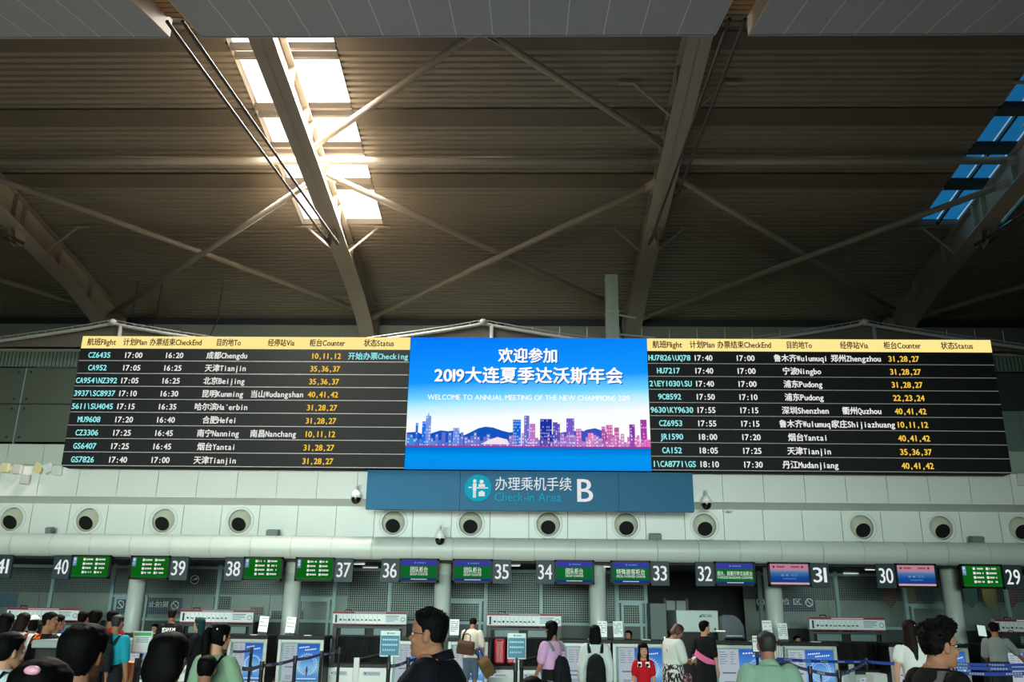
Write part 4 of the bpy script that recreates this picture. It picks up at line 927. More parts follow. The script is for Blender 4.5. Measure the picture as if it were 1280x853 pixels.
# teal notices carried above two posts
def teal(key,px0,px1,py0,py1,label):
    Y=POST[key].y-.03; a=at(px0,py0,Y); b=at(px1,py1,Y); t=empty('teal_notice',((a.x+b.x)/2,Y,b.z),label,'notice'); h=a.z-b.z; w=b.x-a.x
    MB().bx(a.x,b.x,Y,Y+.015,b.z,a.z).build('frame',mat('notice_frame_white',(196,210,212),.5),t,bevel=.01)
    MB().bx(a.x+.01,b.x-.01,Y-.003,Y,b.z+.05*h,b.z+.82*h).build('teal_face',mat('teal_face',(32,106,132),.5,emit=(32,106,132),strength=.03),t)
    m=MB(); y=Y-.006
    for i in range(3):
        zc=b.z+h*(.66-.2*i); n=7 if i<2 else 6
        for k in range(n): m.rect(a.x+w*.12+k*w*.78/7+(w*.03 if i==2 else 0),a.x+w*.12+k*w*.78/7+w*.085,zc-h*.035,zc+h*.035,y)
    m.disc((a.x+w*.38,b.z+h*.91),w*.05,y,14,1)
    for k in range(5): m.rect(a.x+w*.48+k*w*.055,a.x+w*.48+k*w*.055+w*.04,b.z+h*.89,b.z+h*.93,y,1)
    m.build('notice_lettering',[mat('pale_blue_ink',(150,200,214),.6),poster_ink],t)
    MB().bx((a.x+b.x)/2-.02,(a.x+b.x)/2+.02,Y+.0,Y+.03,POST[key].z+.04,b.z+.02).build('clamp',black_plastic,t)
teal('h',476,499,789,821.5,'teal notice with white top on a queue post, left of the man in navy polo')
teal('j',634.5,657.5,792,824.5,'teal notice with white top on a queue post, before the red suitcase')
# green-headed notice stand, white A-frame card
Y=14.6; a=at(168.5,791,Y); b=at(186.5,815.5,Y); t=empty('notice_stand',((a.x+b.x)/2,Y,0),'framed white notice with green heading on a stand, right of the cardboard boxes','notice'); w,h=b.x-a.x,a.z-b.z
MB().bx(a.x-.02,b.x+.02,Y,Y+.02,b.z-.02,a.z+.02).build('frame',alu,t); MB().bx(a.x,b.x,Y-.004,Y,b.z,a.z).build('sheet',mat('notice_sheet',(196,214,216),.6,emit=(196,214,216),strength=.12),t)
m=MB(); y=Y-.007; m.rect(a.x,b.x,a.z-h*.17,a.z,y,0)
for i in range(4): m.rect(a.x+w*.15,b.x-w*.12,a.z-h*(.27+.08*i),a.z-h*(.24+.08*i),y,1)
m.build('notice_print',[mat('notice_green',(60,160,84),.6),mat('notice_blue_ink',(80,120,160),.6)],t)
MB().bx((a.x+b.x)/2-.02,(a.x+b.x)/2+.02,Y+.02,Y+.05,.03,b.z).build('pole',black_plastic,t); MB().bx((a.x+b.x)/2-.2,(a.x+b.x)/2+.2,Y-.15,Y+.2,0,.03).build('base',black_plastic,t)
p=POST['l']; a=at(939,794,p.y-.03); b=at(949,813,p.y-.03); t=empty('card_notice',((a.x+b.x)/2,p.y-.03,b.z),'small black-edged white card on the queue post left of the man in green','notice')
MB().bx(a.x,b.x,p.y-.045,p.y-.03,p.z+.03,a.z).build('frame',black_plastic,t); MB().bx(a.x+.012,b.x-.012,p.y-.05,p.y-.045,p.z+.06,a.z-.015).build('card',paper,t)
m=MB()
for i in range(4): m.rect(a.x+.025+(i%2)*.04,a.x+.05+(i%2)*.04,a.z-.08-(i//2)*.07,a.z-.045-(i//2)*.07,p.y-.053)
m.build('card_print',poster_ink,t)
# brochure rack
p=at(973,816,21.3); t=empty('brochure_rack',(p.x,21.2,0),'white brochure rack standing between two posters, right of the man in green','rack')
for k in range(5): MB().box((p.x-.10+k*.05,21.2,.86),(.035,.06,.34),rot=Matrix.Rotation(.08,3,'X')).build('brochure',mat('brochure_white',(206,214,208),.5) if k!=4 else mat('brochure_green',(70,120,100),.5),t)
MB().bx(p.x-.14,p.x+.14,21.16,21.28,.62,.68).build('tray',black_plastic,t); MB().bx(p.x-.02,p.x+.02,21.2,21.24,.02,.64).build('pole',black_plastic,t); MB().bx(p.x-.15,p.x+.15,21.1,21.34,0,.02).build('base',black_plastic,t)
# ------------------------------------------------------------------ luggage, kiosk, cartons
def suitcase(name,cx,cy,w,d,h,z0,col,label,tele=True,cat='suitcase',dots=False):
    t=empty(name,(cx,cy,z0),label,cat); mt=mat('shell_%d_%d_%d'%col,col,.35)
    MB().bx(cx-w/2,cx+w/2,cy-d/2,cy+d/2,z0+.05,z0+h).build('shell',mt,t,bevel=.04)
    for k in range(3):
        x=cx-w*.3+k*w*.3; MB().bx(x-.012,x+.012,cy-d/2-.008,cy-d/2+.01,z0+.12,z0+h-.07).build('ridge',mt,t,bevel=.005)
    if dots:
        m=MB(); rr=random.Random(2)
        for k in range(16): m.disc((cx+rr.uniform(-.4,.4)*w,z0+rr.uniform(.5,.92)*h),.008,cy-d/2-.012,8)
        m.build('dot_print',white_print,t)
    for sx in (-1,1):
        for sy in (-1,1): MB().ball((cx+sx*w*.36,cy+sy*d*.3,z0+.03),.03,10,6).build('wheel',black_plastic,t,smooth=True)
    MB().tube([(cx-.06,cy-d/2,z0+h*.9),(cx-.05,cy-d/2-.03,z0+h*.93),(cx+.05,cy-d/2-.03,z0+h*.93),(cx+.06,cy-d/2,z0+h*.9)],.01,6).build('grab_handle',black_plastic,t)
    if tele: MB().tube([(cx-.09,cy,z0+h-.02),(cx-.09,cy,z0+h+.22),(cx+.09,cy,z0+h+.22),(cx+.09,cy,z0+h-.02)],.011,6).build('pull_handle',dark_grey,t)
    return t
p=at(631,825,22.4); suitcase('suitcase',p.x-.13,22.46,.26,.30,.62,.47,(176,30,52),'bright red upright suitcase on the conveyor, left of the teal notice',False)
suitcase('suitcase',p.x+.19,22.46,.28,.30,.62,.47,(168,26,48),'bright red suitcase half hidden behind the teal notice on the conveyor',False)
p=at(720,822,13.6); suitcase('suitcase',p.x-.02,13.6,.34,.25,.62,0,(30,44,110),'dark blue trolley suitcase left of the woman in the white blouse',True)
p=at(132,843,14.85); suitcase('suitcase',p.x,14.7,.38,.22,.78,0,(150,24,34),'deep red dotted suitcase in front of the cardboard boxes',False,dots=True)
p=at(139,827,13.3); t=empty('tilted_folder',(p.x,14.7,.78),'pale grey board leaning on the red dotted suitcase','board')
MB().box((p.x,14.68,.78+.14),(.24,.02,.27),rot=Matrix.Rotation(.22,3,'Y')@Matrix.Rotation(-.3,3,'X')).build('board',mat('pale_grey_card',(160,172,176),.5),t); MB().box((p.x+.06,14.73,.78+.14),(.24,.02,.25),rot=Matrix.Rotation(.22,3,'Y')@Matrix.Rotation(-.3,3,'X')).build('backing',black_plastic,t)
q=at(144,812,11.6); t=empty('luggage_trolley',(q.x+.12,12.6,0),'metal luggage trolley under the cardboard boxes','trolley')
c0=at(150,832,15.3)
MB().bx(c0.x-.45,c0.x+.30,15.05,15.65,.22,.26).build('deck',alu,t)
for sx in (-.4,.25):
    for sy in (15.12,15.58): MB().lathe([(.0001,-.02),(.08,-.02),(.08,.02),(.0001,.02)],(c0.x+sx,sy,.08),(1,0,0),14).build('wheel',black_plastic,t)
MB().tube([(c0.x-.45,15.6,.24),(c0.x-.47,15.65,.98),(c0.x+.28,15.65,.98),(c0.x+.30,15.6,.24)],.018,8).build('push_bar',chrome,t)
for k,sx in ((0,-.40),(1,.02)): MB().tube([(c0.x+sx,15.12,.08),(c0.x+sx,15.12,.24)],.015,6).build('wheel_bracket',alu,t)
carton=mat('brown_carton',(150,100,52),.7,noise=.08,scale=9.)
zc=.26
for k,(dx,hh) in enumerate(((-.05,.62),(.16,.57))):
    t=empty('carton',(c0.x+dx,15.32,zc),'taped brown carton on the trolley, '+('left of the two' if k==0 else 'right of the two'),'box'); Rm=Matrix.Rotation(.10,3,'Y')
    MB().box((c0.x+dx,15.3,zc+hh/2+.02),(.17,.3,hh),rot=Rm).build('box',carton,t,bevel=.006); MB().box((c0.x+dx,15.145,zc+hh/2+.02),(.03,.006,hh*.96),rot=Rm).build('tape',mat('packing_tape',(206,190,140),.2),t)
# self-service cabinet at left, nearer the camera
a=at(42,803,7.0); b=at(84,845,7.0); t=empty('service_kiosk',((a.x+b.x)/2,7.0,0),'dark service kiosk with pale grey top edge, left of the dark heads','kiosk')
MB().bx(a.x+.02,b.x,7.0,7.5,0,1.40).build('body',black_plastic,t,bevel=.01); MB().bx(a.x,b.x+.01,6.97,7.5,1.40,1.46).build('top',mat('kiosk_grey',(120,128,126),.5),t,bevel=.01); MB().bx(a.x+.07,b.x-.04,6.985,7.0,1.18,1.36).build('display',mat('kiosk_dark_display',(44,48,36),.15),t)
p=at(84,800,13.0); t=empty('desk_sign',(p.x,20.6,1.13),'blue desk sign strip behind the kiosk','sign'); p=at(79,800.5,21.6); MB().bx(p.x-.22,p.x+.22,21.6,21.66,1.13,1.19).build('strip',mat('desk_sign_blue',(50,70,160),.5,emit=(50,70,160),strength=.3),t); MB().bx(p.x-.22,p.x+.22,21.59,21.67,1.12,1.13).build('foot',dark_grey,t)
# screen and bag on the right counter, pale crate
p=at(1226.5,789,21.7); t=empty('computer_monitor',(p.x,21.7,1.13),'tilted bright computer monitor on the counter left of the man in grey','monitor'); Rm=Matrix.Rotation(-.15,3,'X')@Matrix.Rotation(.5,3,'Z')
zc=max(p.z,1.13+.24)
MB().box((p.x,21.7,zc),(.30,.03,.26),rot=Rm).build('casing',black_plastic,t); MB().box(Vector((p.x,21.7,zc))+Rm@Vector((0,-.018,0)),(.28,.006,.24),rot=Rm).build('display',emis('monitor_glow',(214,236,232),.85),t); MB().tube([(p.x,21.72,zc-.1),(p.x,21.74,1.14)],.02,8).build('stand',black_plastic,t); MB().bx(p.x-.1,p.x+.1,21.62,21.86,1.13,1.145).build('foot',black_plastic,t)
t=empty('small_counter',(p.x,21.6,0),'narrow black counter carrying the bright monitor','counter'); MB().bx(p.x-.22,p.x+.2,21.45,22.1,0,1.1).build('body',black_plastic,t); MB().bx(p.x-.24,p.x+.22,21.42,22.12,1.1,1.13).build('top',black_plastic,t,bevel=.006)
p=at(1095.5,836,14.5); t=empty('plastic_crate',(p.x,14.5,.0),'pale translucent-looking grey crate stack behind the blue belt','crate'); cr=mat('pale_crate',(176,184,180),.5,noise=.08,scale=5.)
for k in range(4): MB().bx(p.x-.09,p.x+.12,14.4,14.75,.0+k*.22,.0+k*.22+.205).build('crate_tier',cr,t,bevel=.015)
# ------------------------------------------------------------------ people
TMP=bpy.data.scenes.new('workbench')
def fuse(mb, voxel, smooth=3, fac=.5):
    """fuse overlapping closed shells into one continuous skin"""
    me=bpy.data.meshes.new('raw'); me.from_pydata(mb.v,[],mb.f); me.update()
    o=bpy.data.objects.new('raw',me); TMP.collection.objects.link(o)
    r=o.modifiers.new('fuse','REMESH'); r.mode='VOXEL'; r.voxel_size=voxel
    if smooth: s=o.modifiers.new('soft','SMOOTH'); s.iterations=smooth; s.factor=fac
    vl=TMP.view_layers[0]; vl.update(); dg=vl.depsgraph
    nm=bpy.data.meshes.new_from_object(o.evaluated_get(dg),depsgraph=dg)
    bpy.data.objects.remove(o); bpy.data.meshes.remove(me)
    nm.polygons.foreach_set('use_smooth',[True]*len(nm.polygons)); return nm
def put(me,name,m,parent):
    me.materials.clear()
    for q in (m if isinstance(m,(list,tuple)) else [m]): me.materials.append(q)
    me.name=name; off=parent_loc(parent); me.transform(Matrix.Translation(-off))
    o=bpy.data.objects.new(name,me); COL.objects.link(o); o.parent=parent; return o
def loft(mb, rings, M, n=20, e=2.3):
    vs=[]
    for cx,cy,z,rx,ry in rings:
        for j in range(n):
            w=2*math.pi*j/n; c,s_=math.cos(w),math.sin(w)
            vs.append(M@Vector((cx+rx*math.copysign(abs(c)**(2/e),c),cy+ry*math.copysign(abs(s_)**(2/e),s_),z)))
    k=len(rings)
    fs=[(i*n+j,i*n+(j+1)%n,(i+1)*n+(j+1)%n,(i+1)*n+j) for i in range(k-1) for j in range(n)]+[tuple(range(n))[::-1],tuple((k-1)*n+j for j in range(n))]
    mb.add(vs,fs)
def cap(mb, a, ra, b, rb, M, n=12):
    a,b=M@Vector(a),M@Vector(b); d=(b-a); L=d.length; d.normalize(); pr=[]
    for k in range(4): t=math.pi/2*k/3.; pr.append((max(ra*math.sin(t),1e-4),-ra*math.cos(t)))
    for k in range(4): t=math.pi/2*k/3.; pr.append((max(rb*math.cos(t),1e-4),L+rb*math.sin(t)))
    mb.lathe(pr,a,d,n,close=True)
HZ=np.array([-.116,-.108,-.088,-.062,-.036,-.010,.015,.042,.072,.096,.110,.1165])
HF=np.array([.066,.083,.089,.088,.088,.087,.083,.089,.082,.060,.032,.006])
HB=np.array([-.030,-.008,.034,.060,.078,.090,.096,.099,.093,.072,.042,.010])
HW=np.array([.016,.031,.047,.058,.066,.071,.0745,.077,.074,.058,.036,.006])
def head_rings(gr=0.,fat=1.):
    out=[]
    for z,f_,b_,w in zip(HZ,HF,HB,HW):
        f2=f_+gr; b2=b_+gr; k=fat if z<-.02 else 1.
        out.append((0,(f2-b2)/2 if True else 0,z+gr*(1 if z>.09 else -.3 if z<-.1 else 0),(w+gr)*k,(f2+b2)/2))
    return out
def skull_r(d):
    lo=np.zeros(len(d)); hi=np.full(len(d),.25)
    for _ in range(26):
        t=(lo+hi)/2; p=d*t[:,None]; z=p[:,2]
        f_=np.interp(z,HZ,HF); b_=np.interp(z,HZ,HB); w=np.interp(z,HZ,HW); yc=(f_-b_)/2; ry=(f_+b_)/2
        ins=((np.abs(p[:,0])/w)**2.3+(np.abs(p[:,1]-yc)/ry)**2.3<1)&(z>HZ[0])&(z<HZ[-1])
        lo=np.where(ins,t,lo); hi=np.where(ins,hi,t)
    return lo
def hair_shell(style, M, voxel):
    """scalp hair: grows from the hairline, thickness by style"""
    na,nb=72,44; th=np.linspace(.02,math.pi-.35,nb); az=np.linspace(0,2*math.pi,na,endpoint=False)
    T,A=np.meshgrid(th,az,indexing='ij'); d=np.stack([np.sin(T)*np.sin(A),np.sin(T)*np.cos(A),np.cos(T)],-1).reshape(-1,3); r=skull_r(d); p=d*r[:,None]
    a=np.degrees(np.abs((A.reshape(-1)+math.pi)%(2*math.pi)-math.pi))
    nape=style.get('nape',-.075); thr=np.interp(a,[0,35,55,70,82,100,118,140,180],[style.get('fringe',.066),style.get('fringe',.066)-.003,.045,.030,-.012,.0,-.045,nape,nape])
    if style.get('long'): thr=np.interp(a,[0,35,55,70,90,180],[style.get('fringe',.06),style.get('fringe',.06),.03,-.02,-.09,-.1])
    m=np.clip((p[:,2]-thr)/.022,0,1); m=m*m*(3-2*m)
    top=np.clip((p[:,2]-.03)/.06,0,1); back=np.clip((a-60)/90,0,1)
    t=style.get('side',.006)*(1-top)+style.get('top',.016)*top+style.get('backadd',0)*back*(1-top)+style.get('quiff',0)*top*np.clip(1-a/75,0,1)
    amp=style.get('lump',.003); fr=style.get('freq',38)
    nz=np.array([mnoise.noise(Vector(q*fr)) + .5*mnoise.noise(Vector(q*fr*2.3)) for q in p])
    off=np.where(m>0,-.008*(1-m)+m*(t+nz*amp),-.01); q=p+d*off[:,None]
    if style.get('quiff'): q[:,1]+=style['quiff']*.6*m*top*np.clip(1-a/90,0,1)
    vs=[M@Vector(x) for x in q]
    fs=[(i*na+j,(i+1)*na+j,(i+1)*na+(j+1)%na,i*na+(j+1)%na) for i in range(nb-1) for j in range(na)]+[tuple(range(na)),tuple((nb-1)*na+j for j in range(na))[::-1]]
    mb=MB(); mb.add(vs,fs)
    rr=random.Random(11); ids=[i for i in range(len(p)) if m[i]>.55 and rr.random()<(.35+.65*top[i])]
    for i in rr.sample(ids,min(len(ids),style.get('tufts',0))):   # separate locks standing off the scalp
        n_=Vector(d[i]); L=style['tuft_len']*rr.uniform(.6,1.15)*(.45+.55*top[i]); cd=Vector(style.get('comb',(0,.2,.3)))
        dr=(n_*.55+cd+Vector((rr.uniform(-.3,.3),rr.uniform(-.3,.3),rr.uniform(-.2,.3)))).normalized(); a0=Vector(q[i])-n_*.006; a1=a0+(n_*.5+dr*.5)*L*.6; a2=a0+(n_*.25+dr*.75)*L+Vector((0,0,-style.get('curl',0)*L))
        k=(M.to_3x3()@Vector((1,0,0))).length; mb.tube([M@a0,M@a1,M@a2],[style.get('tuft_r',.0045)*k,style.get('tuft_r',.0045)*.8*k,.0006*k],5,cap=False)
    return mb
hair_black=mat('black_hair',(4,4,4),.7,spec=.08,noise=.5,scale=90.,stretch=(1,1,.15)); hair_brown=mat('dark_brown_hair',(24,14,10),.65,spec=.1,noise=.4,scale=90.,stretch=(1,1,.15)); hair_red=mat('reddish_brown_hair',(58,22,20),.6,noise=.4,scale=90.,stretch=(1,1,.15))
hair_grey=mat('cropped_dark_hair',(20,18,17),.7,noise=.5,scale=120.)
SKINS={'a':mat('skin_light',(178,132,108),.68,spec=.25,noise=.05,scale=14.,bump=.05,bscale=120.),'b':mat('skin_tan',(140,97,74),.68,spec=.25,noise=.06,scale=14.,bump=.05,bscale=120.)}
lip=mat('lip',(150,84,78),.45); eye_w=mat('eye_white',(210,206,200),.25); eye_d=mat('eye_dark',(16,11,9),.15)
def cloth(c,n=.07):
    c=tuple(int(v*.90) for v in c); return mat('fabric_%d_%d_%d'%c,c,.85,spec=.15,noise=n,scale=9.,bump=.35,bscale=7.)
I4=Matrix.Identity(4)
def person(label,px,py,Y,face,**o):
    fem=o.get('fem',False); child=o.get('child',False); w=o.get('w',.93 if fem else 1.); lean=R(o.get('lean',0)); sit=o.get('sit',False)
    hs=o.get('head',1.22 if child else 1.02); near=o.get('near',False); vox=.0065 if near else .0125
    hipz=.95; drop=.43 if sit else 0.
    U=Matrix.Translation((0,0,hipz-drop))@Matrix.Rotation(-lean,4,'X')@Matrix.Translation((0,0,-hipz))
    Hd=U@Matrix.Translation((0,-.01,1.50))@Matrix.Rotation(R(o.get('hyaw',0)),4,'Z')@Matrix.Rotation(-R(o.get('hpitch',0)),4,'X')@Matrix.Rotation(R(o.get('htilt',0)),4,'Y')@Matrix.Translation((0,.02+o.get('fwd',0),.012+.122*hs-o.get('neck',0)))@Matrix.Scale(hs,4)
    ht=o.get('hairtop',.016)
    crown=Hd@Vector((0,0,.1165+ht*.8)); c=at(px,py,Y); s=c.z/crown.z
    Rz=Matrix.Rotation(R(face),4,'Z'); off=Rz@Vector((crown.x*s,crown.y*s,0))
    root=Vector((c.x-off.x,Y-off.y,0)); B=Matrix.Translation(root)@Rz@Matrix.Scale(s,4); UB=B@U; HB_=B@Hd
    t=empty('person',root,label,'person'); t['height_m']=round(c.z,2)
    sk=SKINS[o.get('skin','b')]
    # --- body
    sh=(.168 if fem else .19)*(.9 if child else 1)*(.96+.04*w)
    tor=lambda g=0.,z0=.80,z1=1.50: [(0,yc,z,rx*w+g,ry*w**1.3+g) for z,rx,ry,yc in ((.80,.13,.10,-.005),(.86,.168 if not fem else .178,.118,-.01),(.95,.168 if not fem else .178,.12,-.012),(1.05,.15 if not fem else .138,.108,0),(1.15,.15 if not fem else .138,.11,.005),(1.28,.168 if not fem else .155,.122,.008),(1.37,sh*.93,.105,-.004),(1.425,sh*.80,.082,-.012),(1.462,.095,.066,-.016),(1.50,.058,.056,-.016)) if z0<=z<=z1]
    mb=MB(); loft(mb,tor(),UB)
    cap(mb,(0,-.022,1.44),.056*w**.4,UB.inverted()@HB_@Vector((0,-.022,-.05)),.052,UB)
    loft(mb,head_rings(0,o.get('fat',1.)),HB_,24)
    for sx in (-1,1):
        mb.ball((sx*.0765,-.006,-.008),(.010,.019,.032),12,8,M=HB_@Matrix.Rotation(0,4,'X')); mb.ball((sx*.080,-.010,.006),(.010,.017,.020),10,6,M=HB_)
        mb.ball((sx*.036,.068,-.030),(.026,.022,.022),12,8,M=HB_); mb.ball((sx*.030,.080,.026),(.024,.010,.008),10,6,M=HB_)
        mb.ball((sx*.0125,.094,-.030),(.010,.011,.009),8,6,M=HB_)
    cap(mb,(0,.080,.020),.0075,(0,.1035,-.022),.0100,HB_,10)
    mb.ball((0,.088,-.058),(.022,.010,.008),12,6,M=HB_); mb.ball((0,.086,-.072),(.020,.010,.0085),12,6,M=HB_); mb.ball((0,.080,-.100),(.022,.014,.014),12,6,M=HB_)
    if o.get('fat',1.)>1: mb.ball((0,.025,-.106),(.046,.042,.024),14,8,M=HB_); mb.ball((0,-.055,-.135),(.06,.04,.05),12,8,M=HB_)
    ARM={}
    for k,sx in (('L',-1),('R',1)):
        S_=(sx*(sh-.01),-.012,1.395); d=o.get('arm'+k); e,wr=(d if d else ((sx*(sh+.055*w),-.035,1.115),(sx*(sh+.06*w),.03,.875)))
        ARM[k]=(Vector(S_),Vector(e),Vector(wr)); q=.86 if fem else 1.
        cap(mb,S_,.054*q*w,e,.041*q*w,UB); cap(mb,e,.041*q*w,wr,.027*q,UB)
        d3=(Vector(wr)-Vector(e)).normalized(); fw=Vector((0,1,0)); side=d3.cross(Vector((sx,0,0))) 
        if side.length<.2: side=d3.cross(fw)
        side.normalize(); nrm=d3.cross(side).normalized()
        if side.y<0: side=-side
        W0=Vector(wr)
        for q2 in (-.024,0,.024): cap(mb,W0+d3*.02+side*q2*.6,.016,W0+d3*.088+side*q2,.015,UB,8)
        for i,(q2,ln) in enumerate(((.030,.070),(.010,.080),(-.011,.075),(-.031,.058))):
            b0=W0+d3*.088+side*q2; b1=b0+d3*ln*.5+nrm*.006*sx; b2=b1+d3*ln*.42+nrm*.020*sx; cap(mb,b0,.0105,b1,.0098,UB,8); cap(mb,b1,.0098,b2,.0085,UB,8)
        t0=W0+d3*.03+side*.022; t1=t0+d3*.035+side*.026; t2=t1+d3*.032+side*.008; cap(mb,t0,.014,t1,.011,UB,8); cap(mb,t1,.011,t2,.009,UB,8)
    LEG={}; st=o.get('step',.0)
    for k,sx in (('L',-1),('R',1)):
        q=.92 if fem else 1.; hy=sx*st
        if sit: pts=((sx*.09,-.0,.52),(sx*.11,.42,.50),(sx*.11,.40,.08))
        else: pts=((sx*.088*w,-.005,.90),(sx*.092*w,.012+hy*.5,.49),(sx*.095,-.015+hy,.08))
        LEG[k]=[Vector(p) for p in pts]; cap(mb,pts[0],.088*q*w,pts[1],.054*q*w,B); cap(mb,pts[1],.054*q*w,pts[2],.037*q,B)
        mid=Vector(pts[1]).lerp(Vector(pts[2]),.32)+Vector((0,-.02,0)); mb.ball(mid,(.05*q*w,.052*q*w,.12),12,8,M=B)
        an=Vector(pts[2]); cap(mb,an+Vector((0,-.03,-.045)),.032,an+Vector((sx*.015,.15,-.055)),.024,B)
    body=fuse(mb,vox*max(s,.72) if not near else vox,2); put(body,'body',sk,t)
    # --- eyes, lips
    vis = o.get('face',True)
    for sx in (-1,1):
        e=MB(); e.ball((sx*.031,.0775,.004),(.0135,.0105,.0075),12,8,M=HB_); eb=e.build('eye',eye_w,t,smooth=True)
        e=MB(); e.ball((sx*.031,.0862,.0045),(.0062,.0035,.0062),10,6,M=HB_); e.build('iris',eye_d,eb,smooth=True)
        e=MB(); e.tube([HB_@Vector(p) for p in ((sx*.012,.0925,.023),(sx*.030,.0915,.031),(sx*.052,.079,.026))],[.0030*s*hs,.0038*s*hs,.0018*s*hs],6); e.build('eyebrow',hair_black,t)
    l=MB(); l.ball((0,.0935,-.0595),(.020,.0055,.0045),12,6,M=HB_); l.ball((0,.092,-.070),(.017,.0065,.0055),12,6,M=HB_); l.build('lips',lip,t,smooth=True)
    # --- hair
    hm=o.get('hair',hair_black); hst=o.get('hs',{}); hstyle=dict(top=ht)
    hstyle.update(hst)
    hp=hair_shell(hstyle,HB_,vox)
    hl=o.get('hairlen',0)
    if hl:                                 # hair falling down the back
        wd=o.get('hairw',.082); mbh=MB(); rr=[]
        zt=.07
        for k in range(9):
            u=k/8; z=zt-u*(hl+.07); rr.append((o.get('hairoff',(0,0))[0]*min(1,u*2.5),o.get('hairoff',(0,0))[1]*min(1,u*2.5)-.055-.022*math.sin(u*2.6)-.03*max(0,u-.5),z,wd*(.80+.28*math.sin(u*2.4))*(1-.35*max(0,u-.75)*4*.5),.050*(1-.35*u)))
        loft(mbh,rr,HB_,18,2.0)
        if o.get('hairfront'):
            for sx in (-1,1): loft(mbh,[(sx*(.066+.012*u),.035-.02*u,.05-u*hl*.8,.018+.006*math.sin(3*u),.030) for u in (0,.2,.4,.6,.8,1.)],HB_,10,2.)
        hp.add(mbh.v,mbh.f)
        put(fuse(hp,.006 if near else .009,2),'hair',hm,t)
    elif o.get('ponytail'):
        L_=o['ponytail']; mbh=MB(); pth=[(0,-.085,.06),(0,-.125,.065),(0,-.145,.02),(0,-.140,-.10),(0,-.125,-L_*.6),(.01,-.12,-L_)]; rd=[.022,.028,.036,.042,.034,.008]
        for a,b,ra,rb in zip(pth,pth[1:],rd,rd[1:]): cap(mbh,a,ra*hs*s,b,rb*hs*s,HB_)
        hp.add(mbh.v,mbh.f); put(fuse(hp,.008,2),'hair',hm,t)
        MB().ball((0,-.118,.066),(.022,.014,.022),10,6,M=HB_).build('hair_tie',o.get('tie',black_matt),t)
    else:
        if o.get('bun'): hp.ball((0,-.105,.045),(.042,.036,.042),14,10,M=HB_)
        hp.build('hair',hm,t,smooth=True)
    # --- clothes
    tc=o.get('top',(200,200,200)); tm=o['topmat'] if 'topmat' in o else cloth(tc)
    g=.014+o.get('loose',.0); hem=o.get('hem',.90); sl=o.get('sleeve',.45)
    dress=o.get('dress')
    mb=MB(); rings=[r for r in tor(g) if r[2]>=hem-.001 and r[2]<=1.463]
    if rings[0][2]>hem+.005: 
        z=hem; rr_=tor(g); rings=[(0,np.interp(z,[q[2] for q in rr_],[q[1] for q in rr_]),z,np.interp(z,[q[2] for q in rr_],[q[3] for q in rr_])+.004,np.interp(z,[q[2] for q in rr_],[q[4] for q in rr_])+.004)]+rings
    rings=rings+[(0,-.020,1.480,.082*w**.6,.070*w**.6)]
    loft(mb,rings,UB)
    for k,sx in (('L',-1),('R',1)):
        S_,e,wr=ARM[k]; q=.86 if fem else 1.; gs=g+.006
        end=S_.lerp(e,min(1,sl*2)) 
        cap(mb,S_+Vector((-sx*.004,0,.004)),.054*q*w+g+.006,S_.lerp(e,.35),.052*q*w+gs+.004,UB); cap(mb,S_.lerp(e,.3),.051*q*w+gs+.002,end,.046*q*w+gs,UB)
        if sl>.5: cap(mb,e,.043*q*w+gs,e.lerp(wr,(sl-.5)*2),.033*q+gs,UB)
    put(fuse(mb,.009 if near else .0125,3),o.get('topname','shirt'),tm,t)
    if o.get('collar'):
        m=MB(); r=[UB@Vector((.098*w**.6*math.sin(a),-.020+.080*w**.6*math.cos(a),1.425+.055*(1-math.cos(a))/2)) for a in np.linspace(.25,2*math.pi-.25,17)]; r2=[UB@Vector((.068*w**.6*math.sin(a),-.020+.066*w**.6*math.cos(a),1.462+.068*(1-math.cos(a))/2)) for a in np.linspace(.25,2*math.pi-.25,17)]
        m.add(r+r2,[(i,i+1,18+i,17+i) for i in range(16)]); cb=m.build('collar',tm,t,smooth=True); cb.modifiers.new('t','SOLIDIFY').thickness=.006
        if o.get('collarline'): m=MB(); m.tube([p for p in r],.0022,5); m.build('collar_piping',mat('piping_grey_blue',(96,108,128),.6),t)
    bc=o.get('bottom',(28,30,36)); bt=o.get('btype','pants'); bm=o['botmat'] if 'botmat' in o else cloth(bc)
    mb=MB()
    if bt in ('pants','shorts'):
        loft(mb,[(0,r[1],r[2],r[3],r[4]) for r in tor(.019) if .80<=r[2]<=1.06],B@Matrix.Translation((0,0,-drop)) if not sit else UB)
        for k,sx in (('L',-1),('R',1)):
            h_,kn,an=LEG[k]; q=.92 if fem else 1.; cap(mb,h_,.088*q*w+.014,kn,.056*q*w+.016,B)
            if bt=='pants': cap(mb,kn,.056*q*w+.016,an+Vector((0,0,.03)),.050*q+.010,B)
            else: cap(mb,kn,.056*q*w+.02,kn.lerp(an,.06),.058*q*w+.02,B)
        put(fuse(mb,.0125,2),'trousers' if bt=='pants' else 'shorts',bm,t)
    elif bt=='skirt':
        z1=o.get('skirtz',.45); q=w+.07; loft(mb,[(0,-.005,z1,.205*q,.165*q),(0,-.005,(z1+.95)/2,.198*q,.155*q),(0,-.012,.95,.19*q,.145*q),(0,0,1.08,.155*q,.13*q)],B,24,2.); put(fuse(mb,.0125,2),'skirt',bm,t)
